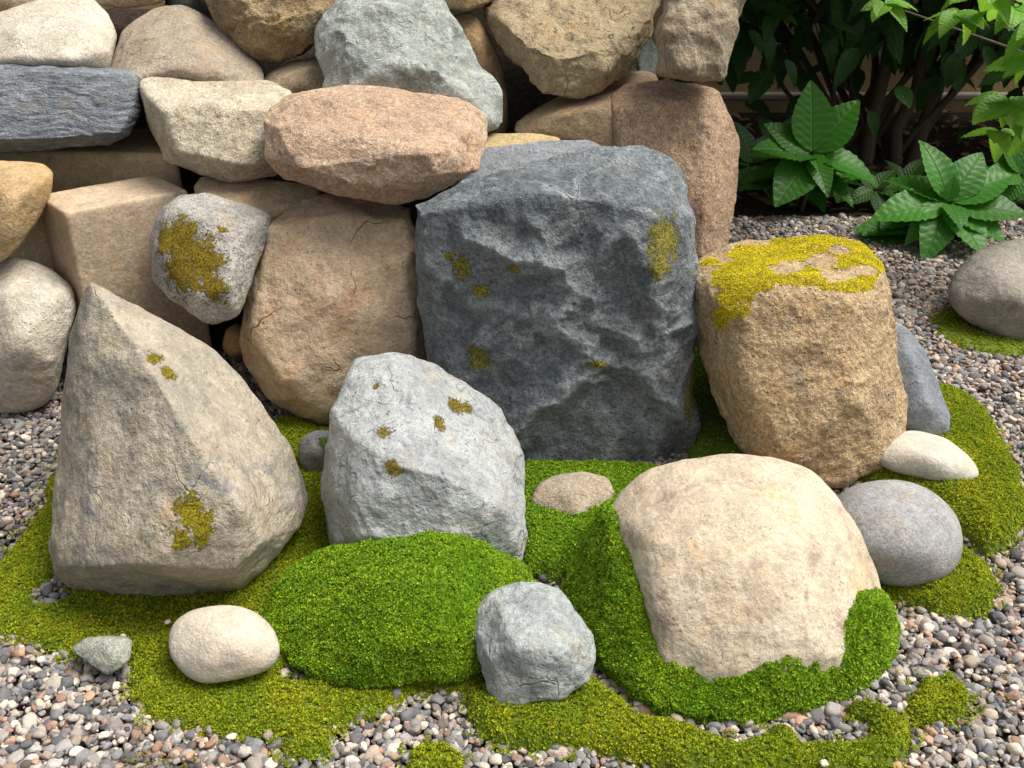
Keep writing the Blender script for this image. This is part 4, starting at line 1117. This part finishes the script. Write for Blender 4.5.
f, it, st = rosette(780, 150, 3.35, [(760,118,.05),(800,118,.05),(752,165,-.05),(795,178,-.05),(772,185,0)], seed=5, extra=10)
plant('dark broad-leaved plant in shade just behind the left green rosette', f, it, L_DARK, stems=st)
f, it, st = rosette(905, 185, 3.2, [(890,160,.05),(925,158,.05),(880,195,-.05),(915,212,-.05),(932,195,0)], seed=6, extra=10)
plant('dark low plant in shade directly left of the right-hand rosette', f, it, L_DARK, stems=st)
f, it, st = rosette(1022, 175, 3.05, [(1000,140,.05),(1040,135,.05),(985,185,-.05),(1005,205,-.05),(1050,200,0),(992,160,.02)], seed=7, extra=14)
plant('mid-green leafy plant cut by the right edge behind the right rosette', f, it, L_MID, stems=st)
g = NG('dead_leaf'); ri = g.n('ShaderNodeNewGeometry').outputs['Random Per Island']
g.l(g.mix(ri, (.10, .055, .025), (.26, .17, .08)), g.b.inputs['Base Color']); g.b.inputs['Roughness'].default_value = .9
rl = np.random.default_rng(77); lit = []
for i in range(520):
    q = np.array([rl.uniform(.45, 2.3), 2.75 + 1.6 * rl.random() ** .6, rl.uniform(-.004, .012)])
    if q[1] < 3.0 and rl.random() < .6: continue
    lit.append((q, np.array([rl.normal(), rl.normal(), rl.normal() * .12]), np.array([rl.normal() * .3, rl.normal() * .3, 1.]), rl.uniform(.02, .07), rl.integers(0, 3)))
link('leaf_litter', leaves_mesh('leaf_litter', lit, TN), g.m, kind='stuff', label='brown dead leaves scattered on dark soil under the shrub', cat='leaf litter')
# the big shrub: many stems from one stool, a dense roof of leaves above, extended forward out of view for shade
rg = np.random.default_rng(31)
shrub = bpy.data.objects.new('shrub', None); COL.objects.link(shrub)
sb = np.array([1.36, 3.75, 0.0]); shrub.location = tuple(sb)
shrub['label'] = 'large dark shrub with many bare stems in front of the tan wall'; shrub['category'] = 'shrub'
paths = []; tips = []
for i in range(26):
    a = rg.uniform(0, 2 * math.pi); r = rg.uniform(.02, .16)
    p = np.array([math.cos(a) * r, math.sin(a) * r * .7, -.02])
    lean = np.array([rg.uniform(-.75, .6), rg.uniform(-.3, .25), 1.0])
    if i < 3: lean = np.array([(-.03, .06, .12)[i], -.05, 1.0]); p = np.array([(-.05, .06, .12)[i], -.1, -.02])
    pts = [p]; h = rg.uniform(.9, 1.3)
    for k in range(1, 8):
        pts.append(p + lean * h * k / 7 + rg.normal(size=3) * .012 + np.array([lean[0] * .12 * (k / 7) ** 2, 0, 0]))
    r0 = (.026 if i < 3 else rg.uniform(.007, .016))
    paths.append((pts, r0, r0 * .6)); tips.append(pts[-1])
    for b in range(3 if i < 3 else 2):
        k = rg.integers(2, 6); q = pts[k]; d = np.array([rg.normal() * .5, rg.normal() * .4, rg.uniform(.1, .7)])
        paths.append(([q, q + d * .15, q + d * .35 + rg.normal(size=3) * .02], .005, .002))
link('trunk', tubes_mesh('trunk', paths), BARK, shrub)
items = []
for i in range(5200):
    while True:
        q = rg.uniform(-1, 1, 3)
        if np.linalg.norm(q) < 1: break
    q = q * np.array([1.7, 1.15, .55]) + np.array([.35, -.42, 1.15])  # unseen crown stretched towards the viewer to shade gravel and plants
    if q[1] < -.55 and q[0] > -.25: q[1] = rg.uniform(-.5, .4)
    zl = .62 if q[1] > -.3 else .62 + (-.3 - q[1]) * .30
    if q[2] < zl + .2 * abs(rg.normal()): q[2] = zl + rg.uniform(0, .8)
    d = np.array([rg.normal(), rg.normal(), rg.uniform(-.9, .2)])
    items.append((q, d, np.array([rg.normal() * .3, rg.normal() * .3 - .2, 1.0]), rg.uniform(.10, .17), rg.integers(0, 3)))
for i in range(420):   # hanging lower leaves seen against the wall
    x = rg.uniform(-.75, 1.1); z = .50 + rg.exponential(.07) * -1 + rg.uniform(0, .15) - .10 * (x > .45) * rg.random() * 2
    q = np.array([x, rg.uniform(-.45, .1), z])
    d = np.array([rg.normal() * .7, rg.normal() * .4 - .2, rg.uniform(-1.2, -.1)])
    items.append((q, d, np.array([rg.normal() * .3, -.5, 1.0]), rg.uniform(.09, .15), rg.integers(0, 3)))
link('crown', leaves_mesh('crown', items, TN), L_DARK, shrub)

# branch, its lit leaves coloured a brighter green, reaching in from the right
br = bpy.data.objects.new('shrub', None); COL.objects.link(br)
bb = np.array([1.95, 2.75, 0.0]); br.location = tuple(bb)
br['label'] = 'bright green shrub whose leafy branches reach in at the upper right corner'; br['category'] = 'shrub'
items, paths = [], []
def cluster(u, v, Y, R, n, seed, spread=1.0):
    rg = np.random.default_rng(seed); c = P(u, v, Y)
    src = np.array([1.95, 2.85, .25]) + rg.normal(size=3) * .03
    paths.append(([src - bb, (src * .5 + c * .5 + [0, 0, .08]) - bb, c - bb], .006, .0025))
    for i in range(n):
        a = 2 * math.pi * i / n + rg.uniform(-.4, .4)
        d = np.array([math.cos(a), math.sin(a) * .8 - .25, rg.uniform(-.75, .15)])
        items.append((c - bb, d, np.array([0, -.3, 1.]) + rg.normal(size=3) * .12, R * rg.uniform(.75, 1.15), rg.integers(0, 3)))
cluster(1008, 100, 2.45, .115, 8, 1); cluster(1000, 132, 2.5, .085, 5, 9)
cluster(958, 12, 2.6, .10, 8, 2); cluster(1015, 8, 2.55, .10, 7, 3); cluster(985, -15, 2.5, .12, 7, 4); cluster(1040, 60, 2.4, .11, 7, 5)
cluster(885, 4, 2.9, .085, 6, 6); cluster(1050, 120, 2.35, .12, 7, 7); cluster(1045, 20, 2.4, .12, 7, 8)
paths.append(([[0, 0, -.02], [.0, .05, .15], [0, .1, .3], [.05, .1, .9]], .02, .012))
link('crown', leaves_mesh('crown', items, TW), L_BR, br)
link('trunk', tubes_mesh('trunk', paths), BARK, br)
# repeats share a group
for o in COL.objects:
    if o.parent is None and o.get('category'):
        n = o.name.split('.')[0]
        grp = {'moss_tuft': 'small moss tufts scattered on the gravel', 'moss_patch': 'moss patches between the stones', 'leafy_plant': 'broad-leaved plants under the shrub'}.get(n)
        if n == 'pebble' and o['category'] == 'pebble': grp = 'tiny loose pebbles lying on the moss'
        if n in ('boulder', 'rock_slab', 'stone_block') and o.type == 'MESH' and o.location.y > 1.75 and o.location.x < .75: grp = 'stones stacked in the pile'
        if grp: o['group'] = grp
